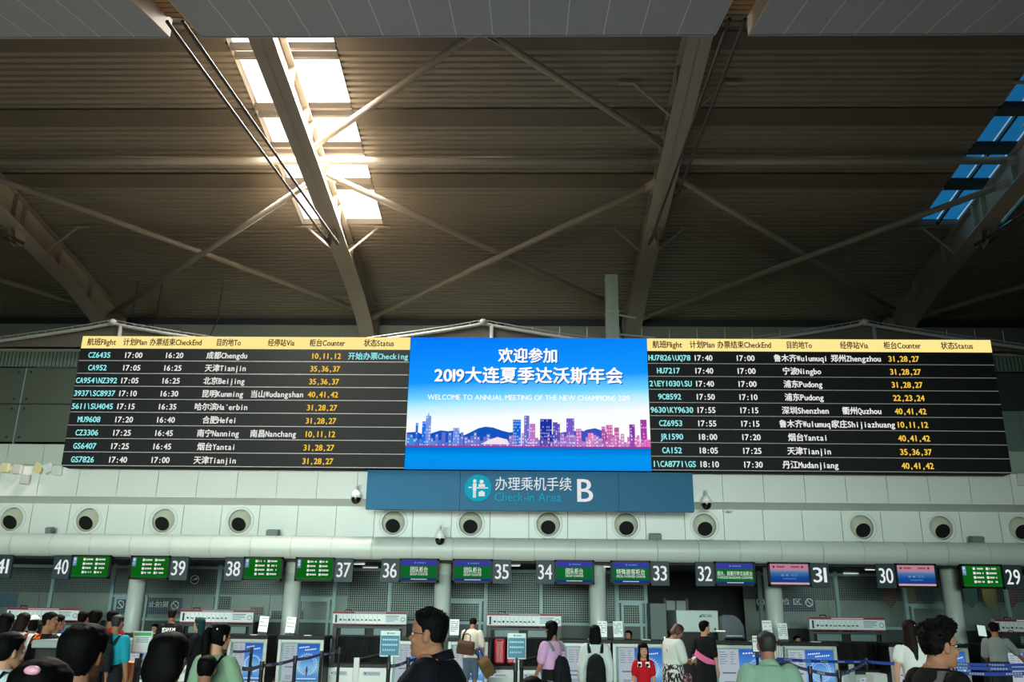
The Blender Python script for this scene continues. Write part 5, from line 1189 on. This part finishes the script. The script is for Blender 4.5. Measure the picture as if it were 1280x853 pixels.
    for k,sx in (('L',-1),('R',1)):
        an=LEG[k][2]; m=MB(); cap(m,an+Vector((0,-.032,-.042)),.040,an+Vector((sx*.015,.155,-.048)),.033,B); cap(m,an+Vector((0,-.01,-.01)),.044,an+Vector((0,.05,-.03)),.042,B)
        me=fuse(m,.012,1)
        zmin=min((v.co.z for v in me.vertices)); 
        for v in me.vertices: v.co.z=max(v.co.z,.002)
        put(me,'shoe',o.get('shoe',mat('shoe_dark',(30,29,30),.5)),t)
    if o.get('glasses'):
        m=MB()
        for sx in (-1,1):
            m.tube([HB_@Vector((sx*.034+.023*math.cos(a),.101,.002+.018*math.sin(a))) for a in np.linspace(0,2*math.pi,21)],.0013,6)
            m.tube([HB_@Vector(p) for p in ((sx*.057,.100,.008),(sx*.077,.070,.010),(sx*.083,.0,.006),(sx*.082,-.022,-.008))],.0016,6)
        m.tube([HB_@Vector(p) for p in ((-.011,.101,.004),(0,.105,.008),(.011,.101,.004))],.0013,6)
        m.build('glasses',mat('glasses_frame',(26,24,26),.3,.5),t)
    return dict(t=t,B=B,UB=UB,HB=HB_,ARM=ARM,s=s,sh=sh,w=w,g=g)
def strap_pts(p,sx,back=-.15,lo=1.06,x=.105):
    g=p['g']; U=p['UB']; k=p['w']**1.3
    return [U@Vector(q) for q in ((sx*x*.9,back,1.34),(sx*x,-.105*k-g,1.40),(sx*x,-.055,1.455+g*.6),(sx*x,.025,1.445+g*.6),(sx*x,.085*k+g,1.38),(sx*x*1.05,.122*k+g,1.27),(sx*x*1.2,.112*k+g,1.15),(sx*(.155*p['w']+g),.02,lo),(sx*.12,back,lo-.03))]
def backpack(p,col,label,h=.42,w=.30,d=.16,z=1.0,strap=None,stripes=None):
    U=p['UB']; by=-.125*p['w']**1.3-p['g']-.01; mt=cloth(col,.12); c=U@Vector((0,by-d/2,z)); t=empty('backpack',c,label,'backpack')
    m=MB(); loft(m,[(0,by-d/2,z-.0,w*.46,d*.44),(0,by-d/2,z+h*.12,w*.5,d*.5),(0,by-d/2,z+h*.6,w*.47,d*.47),(0,by-d*.45,z+h*.88,w*.36,d*.36),(0,by-d*.4,z+h,w*.18,d*.2)],U,20,3.); m.build('pack',mt,t,smooth=True)
    m=MB(); loft(m,[(0,by-d*1.0,z+.02,w*.36,d*.18),(0,by-d*1.02,z+h*.2,w*.38,d*.22),(0,by-d*.98,z+h*.45,w*.33,d*.16)],U,16,3.); m.build('front_pocket',mt,t,smooth=True)
    for sx in (-1,1): MB().ribbon(strap_pts(p,sx,by-.01,z+.1),.045,.010,(U.to_3x3()@Vector((1,0,0))).normalized(),0).build('strap',strap or mt,t)
    MB().tube([U@Vector(q) for q in ((-.03,by-.02,z+h*.93),(-.02,by-.03,z+h*1.02),(.02,by-.03,z+h*1.02),(.03,by-.02,z+h*.93))],.008,6).build('top_loop',mt,t)
    return t
def bag(c,d,col,label,rot=I4,name='handbag',strap=None,flap=True,handle=.10,pattern=None):
    t=empty(name,c,label,'bag'); mt=pattern or cloth(col,.15); M=Matrix.Translation(c)@rot
    m=MB(); loft(m,[(0,0,-d[2]/2,d[0]*.46,d[1]*.5),(0,0,-d[2]*.1,d[0]*.5,d[1]*.5),(0,0,d[2]*.4,d[0]*.46,d[1]*.4),(0,0,d[2]/2,d[0]*.42,d[1]*.25)],M,20,4.); m.build('bag_body',mt,t,smooth=True)
    if flap: m=MB(); loft(m,[(0,-d[1]*.50,-d[2]*.05,d[0]*.40,.010),(0,-d[1]*.46,d[2]*.42,d[0]*.42,.012)],M,12,4.); m.build('flap',mt,t,smooth=True)
    if handle: MB().tube([M@Vector(q) for q in ((-d[0]*.2,0,d[2]*.46),(-d[0]*.17,0,d[2]*.5+handle*.8),(0,0,d[2]*.5+handle),(d[0]*.17,0,d[2]*.5+handle*.8),(d[0]*.2,0,d[2]*.46))],.010,8).build('handle',black_matt,t,smooth=True)
    if strap: MB().ribbon(strap,.03,.006,(1,0,0)).build('shoulder_strap',black_matt,t)
    return t
SHORT=dict(side=.005,top=.014,lump=.003); CROP=dict(side=.003,top=.007,lump=.0015); BOB=dict(long=True,side=.012,top=.016,lump=.002)
LONG=dict(long=True,side=.012,top=.015,lump=.002)
# near figures
P=person('heavy man in a navy polo facing left, glasses, close to the camera',538,762,5.05,82,near=True,w=1.42,fat=1.06,neck=.038,fwd=.022,top=(8,11,20),glasses=True,collar=True,collarline=True,hem=.86,sleeve=.46,hs=dict(side=.003,top=.018,lump=.004,backadd=.004,fringe=.074,nape=-.05,quiff=.004,tufts=520,tuft_len=.018,comb=(0,-.35,.5)),hairtop=.02,skin='b',hpitch=-2,head=1.04)
P=person('young man in black facing right, curly quiff and thin black glasses',1170,776,5.25,-78,near=True,neck=.042,fwd=.02,top=(9,9,10),glasses=True,hs=dict(side=.005,top=.022,lump=.007,freq=34,quiff=.022,nape=-.055,backadd=.006,tufts=650,tuft_len=.032,tuft_r=.0055,comb=(0,.45,.25),curl=.25),hairtop=.03,skin='b',head=1.03)
t=empty('shoulder_bag',P['UB']@Vector((.0,-.2,1.0)),'dark shoulder bag whose strap crosses the shoulder of the man facing right','bag'); U=P['UB']
MB().ribbon([U@Vector(q) for q in ((.13,-.15,1.12),(.125,-.125,1.36),(.115,-.06,1.462),(.105,.02,1.455),(.10,.105,1.36),(.11,.14,1.2),(.17,.06,1.06),(.14,-.14,1.02))],.062,.012,(U.to_3x3()@Vector((1,0,0))).normalized()).build('strap',mat('charcoal_strap',(44,46,52),.7),t)
m=MB(); loft(m,[(0,-.20,.92,.13,.06),(0,-.21,1.05,.14,.07),(0,-.19,1.22,.11,.05)],U,18,3.); m.build('bag_body',cloth((26,27,30)),t,smooth=True)
person('person with dark hair seen from behind, near, left of the red suitcase',110,779.5,3.6,8,near=True,top=(30,30,36),hs=dict(side=.012,top=.018,lump=.004,nape=-.105,backadd=.006,freq=55),hairtop=.018,skin='b',hyaw=-14)
person('person with dark hair seen from behind, near, before the woman in pale green',214,790,4.0,2,near=True,top=(22,22,26),hs=dict(long=True,side=.013,top=.018,lump=.003,freq=60),hairlen=.10,hairw=.084,hairtop=.018,skin='b')
P=person('dark-haired woman with a pink hair clip, near, low at lower left',57,823,2.75,-10,near=True,fem=True,top=(26,24,28),hs=dict(long=True,side=.022,top=.020,lump=.004),hairlen=.30,hairw=.10,hairtop=.02,skin='a',head=1.0)
MB().ball((.03,-.092,.098),(.030,.018,.016),12,8,M=P['HB']).build('hair_clip',mat('pink_clip',(214,150,170),.35),P['t'],smooth=True)
P=person('woman in a pale shirt with a dark crossbody strap, at lower left edge',15,790,5.6,-28,neck=.05,fem=True,top=(196,212,220),hs=dict(side=.012,top=.016,nape=-.06,backadd=.012),bun=True,skin='a',sleeve=.3,near=True)
U=P['UB']; t=empty('crossbody_bag',U@Vector((-.2,-.05,.8)),'dark crossbody bag of the woman in a pale shirt at lower left edge','bag')
MB().ribbon([U@Vector(q) for q in ((-.20,-.06,.92),(-.08,-.145,1.15),(.05,-.130,1.34),(.105,-.06,1.465),(.10,.03,1.45),(.04,.125,1.30),(-.10,.14,1.1),(-.20,.02,.92))],.03,.006,(U.to_3x3()@Vector((1,0,0))).normalized()).build('strap',black_matt,t)
m=MB(); loft(m,[(-.215,0,.70,.04,.10),(-.22,0,.8,.05,.11),(-.215,0,.92,.035,.10)],U,16,3.); m.build('bag_body',black_matt,t,smooth=True)
# left crowd
person('person in a light grey-beige top, black bob, leftmost in the crowd',10,766.5,11.,4,fem=True,top=(176,172,164),hs=BOB,hairlen=.16,hairw=.085)
P=person('brown-haired woman in white with dark pack straps, left crowd',31,766,12.5,6,fem=True,top=(214,218,216),hair=hair_brown,hs=BOB,hairlen=.14,hairw=.082,btype='skirt',bottom=(40,50,110)); backpack(P,(150,34,44),'red and white backpack of the brown-haired woman in the left crowd',z=.98)
P=person('person in a white baseball cap, left crowd',43.5,769,13.5,30,fem=True,top=(206,210,210),hs=dict(side=.006,top=.004),hairtop=.018,hairlen=.12,hairw=.07)
m=MB(); loft(m,[(0,-.004,.035,.084,.105),(0,-.004,.075,.082,.102),(0,-.006,.108,.062,.078),(0,-.006,.128,.02,.03)],P['HB'],22,2.); m.build('cap',mat('white_cap',(226,228,226),.7),P['t'],smooth=True); m=MB(); m.sheet([P['HB']@Vector(q) for q in ((-.065,.085,.042),(-.05,.145,.034),(0,.165,.030),(.05,.145,.034),(.065,.085,.042))],.006); m.build('cap_peak',mat('white_cap',(226,228,226),.7),P['t'])
def printed(name,base,pr,box,sc=26.):
    """plain fabric with a flat print inside a box of the garment's own coordinates"""
    m=cloth(base).copy(); m.name=name; nt=m.node_tree; b=nt.nodes['Principled BSDF']; tc=nt.nodes.new('ShaderNodeTexCoord'); mp=nt.nodes.new('ShaderNodeVectorMath'); mp.operation='SUBTRACT'; mp.inputs[1].default_value=box[0]; nt.links.new(tc.outputs['Object'],mp.inputs[0])
    ab=nt.nodes.new('ShaderNodeVectorMath'); ab.operation='ABSOLUTE'; nt.links.new(mp.outputs[0],ab.inputs[0]); sp=nt.nodes.new('ShaderNodeSeparateXYZ'); nt.links.new(ab.outputs[0],sp.inputs[0]); cur=None
    for ax,l in zip('XYZ',box[1]):
        c_=nt.nodes.new('ShaderNodeMath'); c_.operation='LESS_THAN'; c_.inputs[1].default_value=l; nt.links.new(sp.outputs[ax],c_.inputs[0])
        if cur is None: cur=c_.outputs[0]
        else: mu=nt.nodes.new('ShaderNodeMath'); mu.operation='MULTIPLY'; nt.links.new(cur,mu.inputs[0]); nt.links.new(c_.outputs[0],mu.inputs[1]); cur=mu.outputs[0]
    vo=nt.nodes.new('ShaderNodeTexNoise'); vo.inputs['Scale'].default_value=sc; vo.inputs['Detail'].default_value=1; nt.links.new(tc.outputs['Object'],vo.inputs['Vector']); gt=nt.nodes.new('ShaderNodeMath'); gt.operation='GREATER_THAN'; gt.inputs[1].default_value=.47; nt.links.new(vo.outputs['Fac'],gt.inputs[0])
    mu=nt.nodes.new('ShaderNodeMath'); mu.operation='MULTIPLY'; nt.links.new(cur,mu.inputs[0]); nt.links.new(gt.outputs[0],mu.inputs[1])
    mx=nt.nodes.new('ShaderNodeMix'); mx.data_type='RGBA'; old=b.inputs['Base Color'].links[0].from_socket; nt.links.new(old,mx.inputs['A']); mx.inputs['B'].default_value=(*lin(pr),1); nt.links.new(mu.outputs[0],mx.inputs['Factor']); nt.links.new(mx.outputs['Result'],b.inputs['Base Color']); return m
person('man in a black T-shirt with an orange print on the back, head turned right',64.5,765,11.5,-25,top=(24,25,28),topmat=printed('black_tee_orange_print',(24,25,28),(226,104,40),((-.13,-.1,1.32),(.10,.22,.075))),hs=SHORT,hyaw=-45)
P=person('person in a white T-shirt with a black backpack, behind the orange print',75,768.5,13.2,-40,top=(216,220,218),hs=SHORT); backpack(P,(20,21,24),'black backpack of the person in white behind the orange print',z=.98)
person('person in black, dark hair, left of the red shirt in the crowd',121,762,12.2,10,top=(26,28,30),hs=dict(side=.010,top=.016,nape=-.08)); person('person in dark grey, half hidden, behind the near dark head at left',106,764,14.,-10,top=(40,42,46),hs=SHORT)
person('man in a red shirt in the left crowd',142,763,14.2,-6,top=(176,32,38),hs=SHORT)
P=person('man in a turquoise T-shirt with a dark backpack, left crowd',148.8,768,12.4,-12,top=(30,150,170),hs=CROP,hair=hair_grey); backpack(P,(26,30,36),'dark backpack on the man in turquoise',z=.97)
P=person('seated clerk with black hair behind the green-headed notice',194.5,780.5,22.95,176,sit=True,fem=True,skin='a',top=(36,44,70),hs=LONG,bun=True,hairtop=.012)
P2=person('standing person in black with a white emblem on the back',216.5,761,18.,4,top=(20,20,22),topmat=printed('black_tee_white_emblem',(20,20,22),(236,236,230),((0,-.16,1.25),(.13,.16,.09)),40.),hair=hair_brown,hs=SHORT)
P=person('woman in a dark green headscarf facing left, forearm raised',250,772,15.2,82,fem=True,skin='a',top=(20,26,28),hs=dict(side=.002,top=.004),hairtop=.012,armL=((-.23,.06,1.14),(-.12,.27,1.20)),armR=((.22,.04,1.13),(.10,.26,1.18)),sleeve=.55,btype='skirt',bottom=(24,24,30),skirtz=.5)
m=hair_shell(dict(long=True,side=.014,top=.014,lump=.001,fringe=.055),P['HB'],.01); loft(m,[(0,-.055,.06,.07,.05),(0,-.06,-.04,.082,.055),(0,-.055,-.15,.09,.06),(0,-.05,-.26,.085,.06)],P['HB'],18,2.); put(fuse(m,.009,2),'headscarf',cloth((22,62,58)),P['t'])
P=person('woman in a pale green blouse with a black ponytail, seen from behind',277,778,7.9,-18,fem=True,top=(140,172,142),hs=LONG,ponytail=.34,hyaw=-18,skin='a',sleeve=.42,loose=.012,armR=((.26,.04,1.15),(.20,.24,1.0)),near=True,head=1.06)
for q in ((-.05,-.09,.05),(-.02,-.105,.035),(.06,-.08,.07)): MB().ball(q,.008,8,6,M=P['HB']).build('hair_pearl',mat('pearl',(230,230,224),.2),P['t'],smooth=True)
U=P['UB']; t=empty('crossbody_bag',U@Vector((-.2,-.03,.82)),'black crossbody bag of the woman in pale green','bag'); MB().ribbon([U@Vector(q) for q in ((-.20,-.10,.92),(-.06,-.160,1.15),(.06,-.148,1.34),(.115,-.06,1.478),(.10,.04,1.46),(.02,.14,1.28),(-.14,.13,1.05),(-.2,-.02,.92))],.026,.006,(U.to_3x3()@Vector((1,0,0))).normalized()).build('strap',black_matt,t); m=MB(); loft(m,[(-.225,-.03,.72,.05,.11),(-.23,-.03,.83,.055,.12),(-.225,-.03,.93,.04,.11)],U,16,3.); m.build('bag_body',black_matt,t,smooth=True)
person('child with short black hair in front of the woman in pale green',260,819,7.6,10,child=True,top=(60,80,130),hs=dict(side=.008,top=.013,nape=-.08),skin='b',near=True,w=.9)
# at the counters
P=person('man in a beige T-shirt and grey shorts leaning at a counter, seen from behind',592,774,19.4,-4,lean=14,hem=.84,top=(222,212,196),btype='shorts',bottom=(86,104,124),hs=SHORT,hpitch=18,armR=((.25,.02,1.12),(.235,.10,.88)),armL=((-.20,.16,1.16),(-.12,.34,1.10)),shoe=mat('shoe_white',(200,200,196),.6))
U=P['UB']; c=U@Vector((-.09,-.30,1.02)); bag(c,(.38,.14,.27),(84,60,52),'brown flat handbag slung behind the man in beige',Matrix.Rotation(.12,4,'Y'),strap=[U@Vector(q) for q in ((-.22,-.24,1.10),(-.17,-.15,1.36),(-.13,-.05,1.47),(-.12,.06,1.44),(-.1,.15,1.3))],handle=.14)
c=at(608,834,19.0); bag(c,(.27,.16,.40),(104,80,52),'tan and black travel bag hanging from the hand of the man in beige',Matrix.Rotation(-.55,4,'Y'),name='travel_bag',handle=.22)
P=person('woman in a lilac top with long black hair, standing by the conveyor',689,776,12.6,42,fem=True,top=(206,160,200),hairlen=.60,hairw=.085,hairoff=(-.03,.06),hs=LONG,skin='b',hyaw=-6,armL=((-.21,.03,1.12),(-.17,.20,.93)),btype='skirt',bottom=(22,22,24),skirtz=.55,hem=.98,sleeve=.34,loose=.008)
backpack(P,(22,24,30),'black backpack with a pale strap on the woman in lilac',h=.42,w=.28,z=.84,strap=mat('black_white_strap',(120,120,124),.7))
P=person('woman in a white blouse with shoulder-length black hair, seen from behind',743.5,781.5,13.1,-2,fem=True,top=(206,212,210),hs=BOB,hairlen=.17,hairw=.094,loose=.014,sleeve=.85,w=.95,bottom=(190,180,165),hem=.88)
backpack(P,(18,20,24),'black leather backpack on the woman in the white blouse',h=.46,w=.32,z=.86)
person('seated clerk with tied black hair, behind the counter left of the cabinet',785.5,788.5,22.95,150,sit=True,fem=True,skin='a',top=(36,44,70),hs=LONG,bun=True,hairtop=.012)
P=person('girl in a red top with white collar patches, facing the camera',803.5,803.5,13.6,176,child=True,fem=True,skin='a',top=(196,24,34),hs=dict(long=True,side=.012,top=.014,fringe=.035),hairlen=.32,hairw=.088,hairfront=True,hem=.84,sleeve=.30,btype='shorts',bottom=(40,44,60),hyaw=8)
for sx in (-1,1):
    m=MB(); m.sheet([P['UB']@Vector(q) for q in ((sx*.035,.100,1.44),(sx*.115,.085,1.44),(sx*.125,.118,1.34),(sx*.04,.132,1.35))][::sx],.008); k=m.build('collar_patch',mat('white_collar_cloth',(226,226,222),.8),P['t']); m=MB(); c=P['UB']@Vector((sx*.08,.128,1.385)); m.disc((c.x,c.z),.020,c.y-.012,12); m.rect(c.x-.026,c.x-.008,c.z-.035,c.z+.02,c.y-.013); m.build('patch_motif',black_matt,k)
pat=mat('monochrome_print_skirt',(30,30,34),.85,noise=.0); 
def speckle(name,base,cols,sc,stretch=(1,1,1)):
    m=bpy.data.materials.new(name); m.use_nodes=True; nt=m.node_tree; b=nt.nodes['Principled BSDF']; b.inputs['Roughness'].default_value=.85; tc=nt.nodes.new('ShaderNodeTexCoord'); mp=nt.nodes.new('ShaderNodeMapping'); mp.inputs['Scale'].default_value=stretch; nt.links.new(tc.outputs['Object'],mp.inputs[0]); n=nt.nodes.new('ShaderNodeTexNoise'); n.inputs['Scale'].default_value=sc; n.inputs['Detail'].default_value=1.; nt.links.new(mp.outputs[0],n.inputs['Vector']); cr=nt.nodes.new('ShaderNodeValToRGB'); cr.color_ramp.interpolation='CONSTANT'; nt.links.new(n.outputs['Fac'],cr.inputs[0])
    st=[(0,base)]+cols; el=cr.color_ramp.elements
    while len(el)<len(st): el.new(.5)
    for e,(p_,c_) in zip(el,st): e.position=p_; e.color=(*lin(c_),1)
    nt.links.new(cr.outputs[0],b.inputs['Base Color']); return m
P=person('woman in white looking down at a phone, reddish-brown hair, patterned skirt',851,782,14.4,-62,fem=True,top=(214,216,212),hair=hair_red,hs=LONG,hairlen=.10,hairw=.06,hpitch=32,lean=4,w=1.1,skin='b',armL=((-.23,.06,1.13),(-.05,.30,1.14)),armR=((.23,.05,1.12),(.06,.29,1.13)),btype='skirt',skirtz=.25,botmat=speckle('black_white_print',(24,24,28),[(.54,(190,190,184))],44.,(1,1,.35)),hem=.93,sleeve=.42,loose=.012)
U=P['UB']; c=U@Vector((.0,.40,1.17)); t=empty('mobile_phone',c,'pale mobile phone in the hands of the woman in white','phone'); MB().box(c,(.075,.012,.15),rot=(U.to_3x3().normalized()@Matrix.Rotation(-.9,3,'X'))).build('phone_body',mat('phone_silver',(180,186,190),.25),t,bevel=.004)
c=U@Vector((.16,.10,.78)); bag(c,(.30,.13,.30),(90,70,80),'patterned pink and black bag at the hip of the woman with a phone',rot=Matrix.Rotation(R(-50),4,'Z'),pattern=speckle('floral_print',(40,36,46),[(.5,(150,60,90)),(.6,(170,160,150)),(.66,(60,60,80))],26.),handle=0,flap=False,strap=[U@Vector(q) for q in ((.15,.08,.94),(.10,.145,1.15),(-.02,.138,1.34),(-.10,.03,1.46),(-.10,-.06,1.46),(.02,-.145,1.3),(.16,-.08,1.0))])
P=person('short-haired woman in a black dress with a pink sash',880.5,776,16.2,-38,fem=True,top=(20,20,24),hs=dict(side=.012,top=.016,nape=-.085,backadd=.008),hyaw=-30,skin='a',btype='skirt',bottom=(20,20,24),skirtz=.58,hem=.92,armL=((-.26,.02,1.16),(-.24,.10,.92)),topname='dress_bodice')
U=P['UB']; MB().ribbon([U@Vector((.198*math.cos(a),.152*math.sin(a)-.005,1.09-.10*math.cos(a))) for a in np.linspace(0,2*math.pi,25)],.10,.006,(U.to_3x3()@Vector((.45,0,.89))).normalized()).build('sash',mat('pink_sash',(206,92,140),.6,noise=.25,scale=24.),P['t'])
person('man with cropped hair in a sage green shirt, seen from behind',957,789.5,7.4,-4,top=(134,164,144),hs=dict(side=.003,top=.007,lump=.0015,tufts=420,tuft_len=.010,comb=(0,-.2,0)),hair=hair_grey,hairtop=.007,skin='b',near=True,w=1.04,collar=True,loose=.01)
person('seated clerk in the dark behind the notice right of a column',996,795,22.95,200,sit=True,fem=True,skin='a',top=(40,44,60),hs=LONG,bun=True,hairtop=.012)
P=person('woman with a very long brown ponytail and a white top, beside the man facing right',1136,775,11.2,-12,fem=True,top=(226,226,222),hair=hair_brown,hs=dict(long=True,side=.012,top=.015),hairlen=.46,hairw=.08,sleeve=.12,skin='a',hyaw=-20)
MB().ball((.05,-.06,.06),(.03,.02,.018),10,6,M=P['HB']).build('hair_bow',mat('pale_hair_bow',(206,180,170),.6),P['t'],smooth=True)
P=person('man in a grey T-shirt seen from behind, arm reaching to the right counter',1240.5,778,16.6,-14,top=(134,142,138),hs=dict(side=.008,top=.016,nape=-.07),lean=6,skin='b',armR=((.36,.08,1.20),(.52,.26,1.04)),armL=((-.22,.10,1.14),(-.14,.28,1.06)),bottom=(40,46,50))
c=at(1269,826,21.55); c.z=1.13+.13; bag(c,(.34,.24,.26),(46,50,56),'dark rounded bag on the counter at right edge',flap=False,handle=.05,name='round_bag')
person('small child whose dark hair just shows at the bottom, before the conveyor',665,845,6.2,0,child=True,top=(120,60,60),hs=dict(side=.008,top=.013),near=True)
for x,y in ((194.5,22.95),(785.5,22.95),(996,22.95)):
    p=at(x,790,y); t=empty('clerk_stool',(p.x,y+.0,0),'black office stool under the clerk '+{194.5:'behind the green-headed notice',785.5:'left of the cabinet',996:'right of a column'}[x],'stool')
    MB().lathe([(.0001,.34),(.18,.34),(.18,.38),(.0001,.38)],(p.x,y+.05,0),(0,0,1),20).build('seat',black_plastic,t); MB().lathe([(.03,.03),(.03,.34)],(p.x,y+.05,0),(0,0,1),12).build('stem',chrome,t); MB().lathe([(.0001,0),(.25,0),(.25,.03),(.0001,.04)],(p.x,y+.05,0),(0,0,1),20).build('base',black_plastic,t)
bpy.data.scenes.remove(TMP)
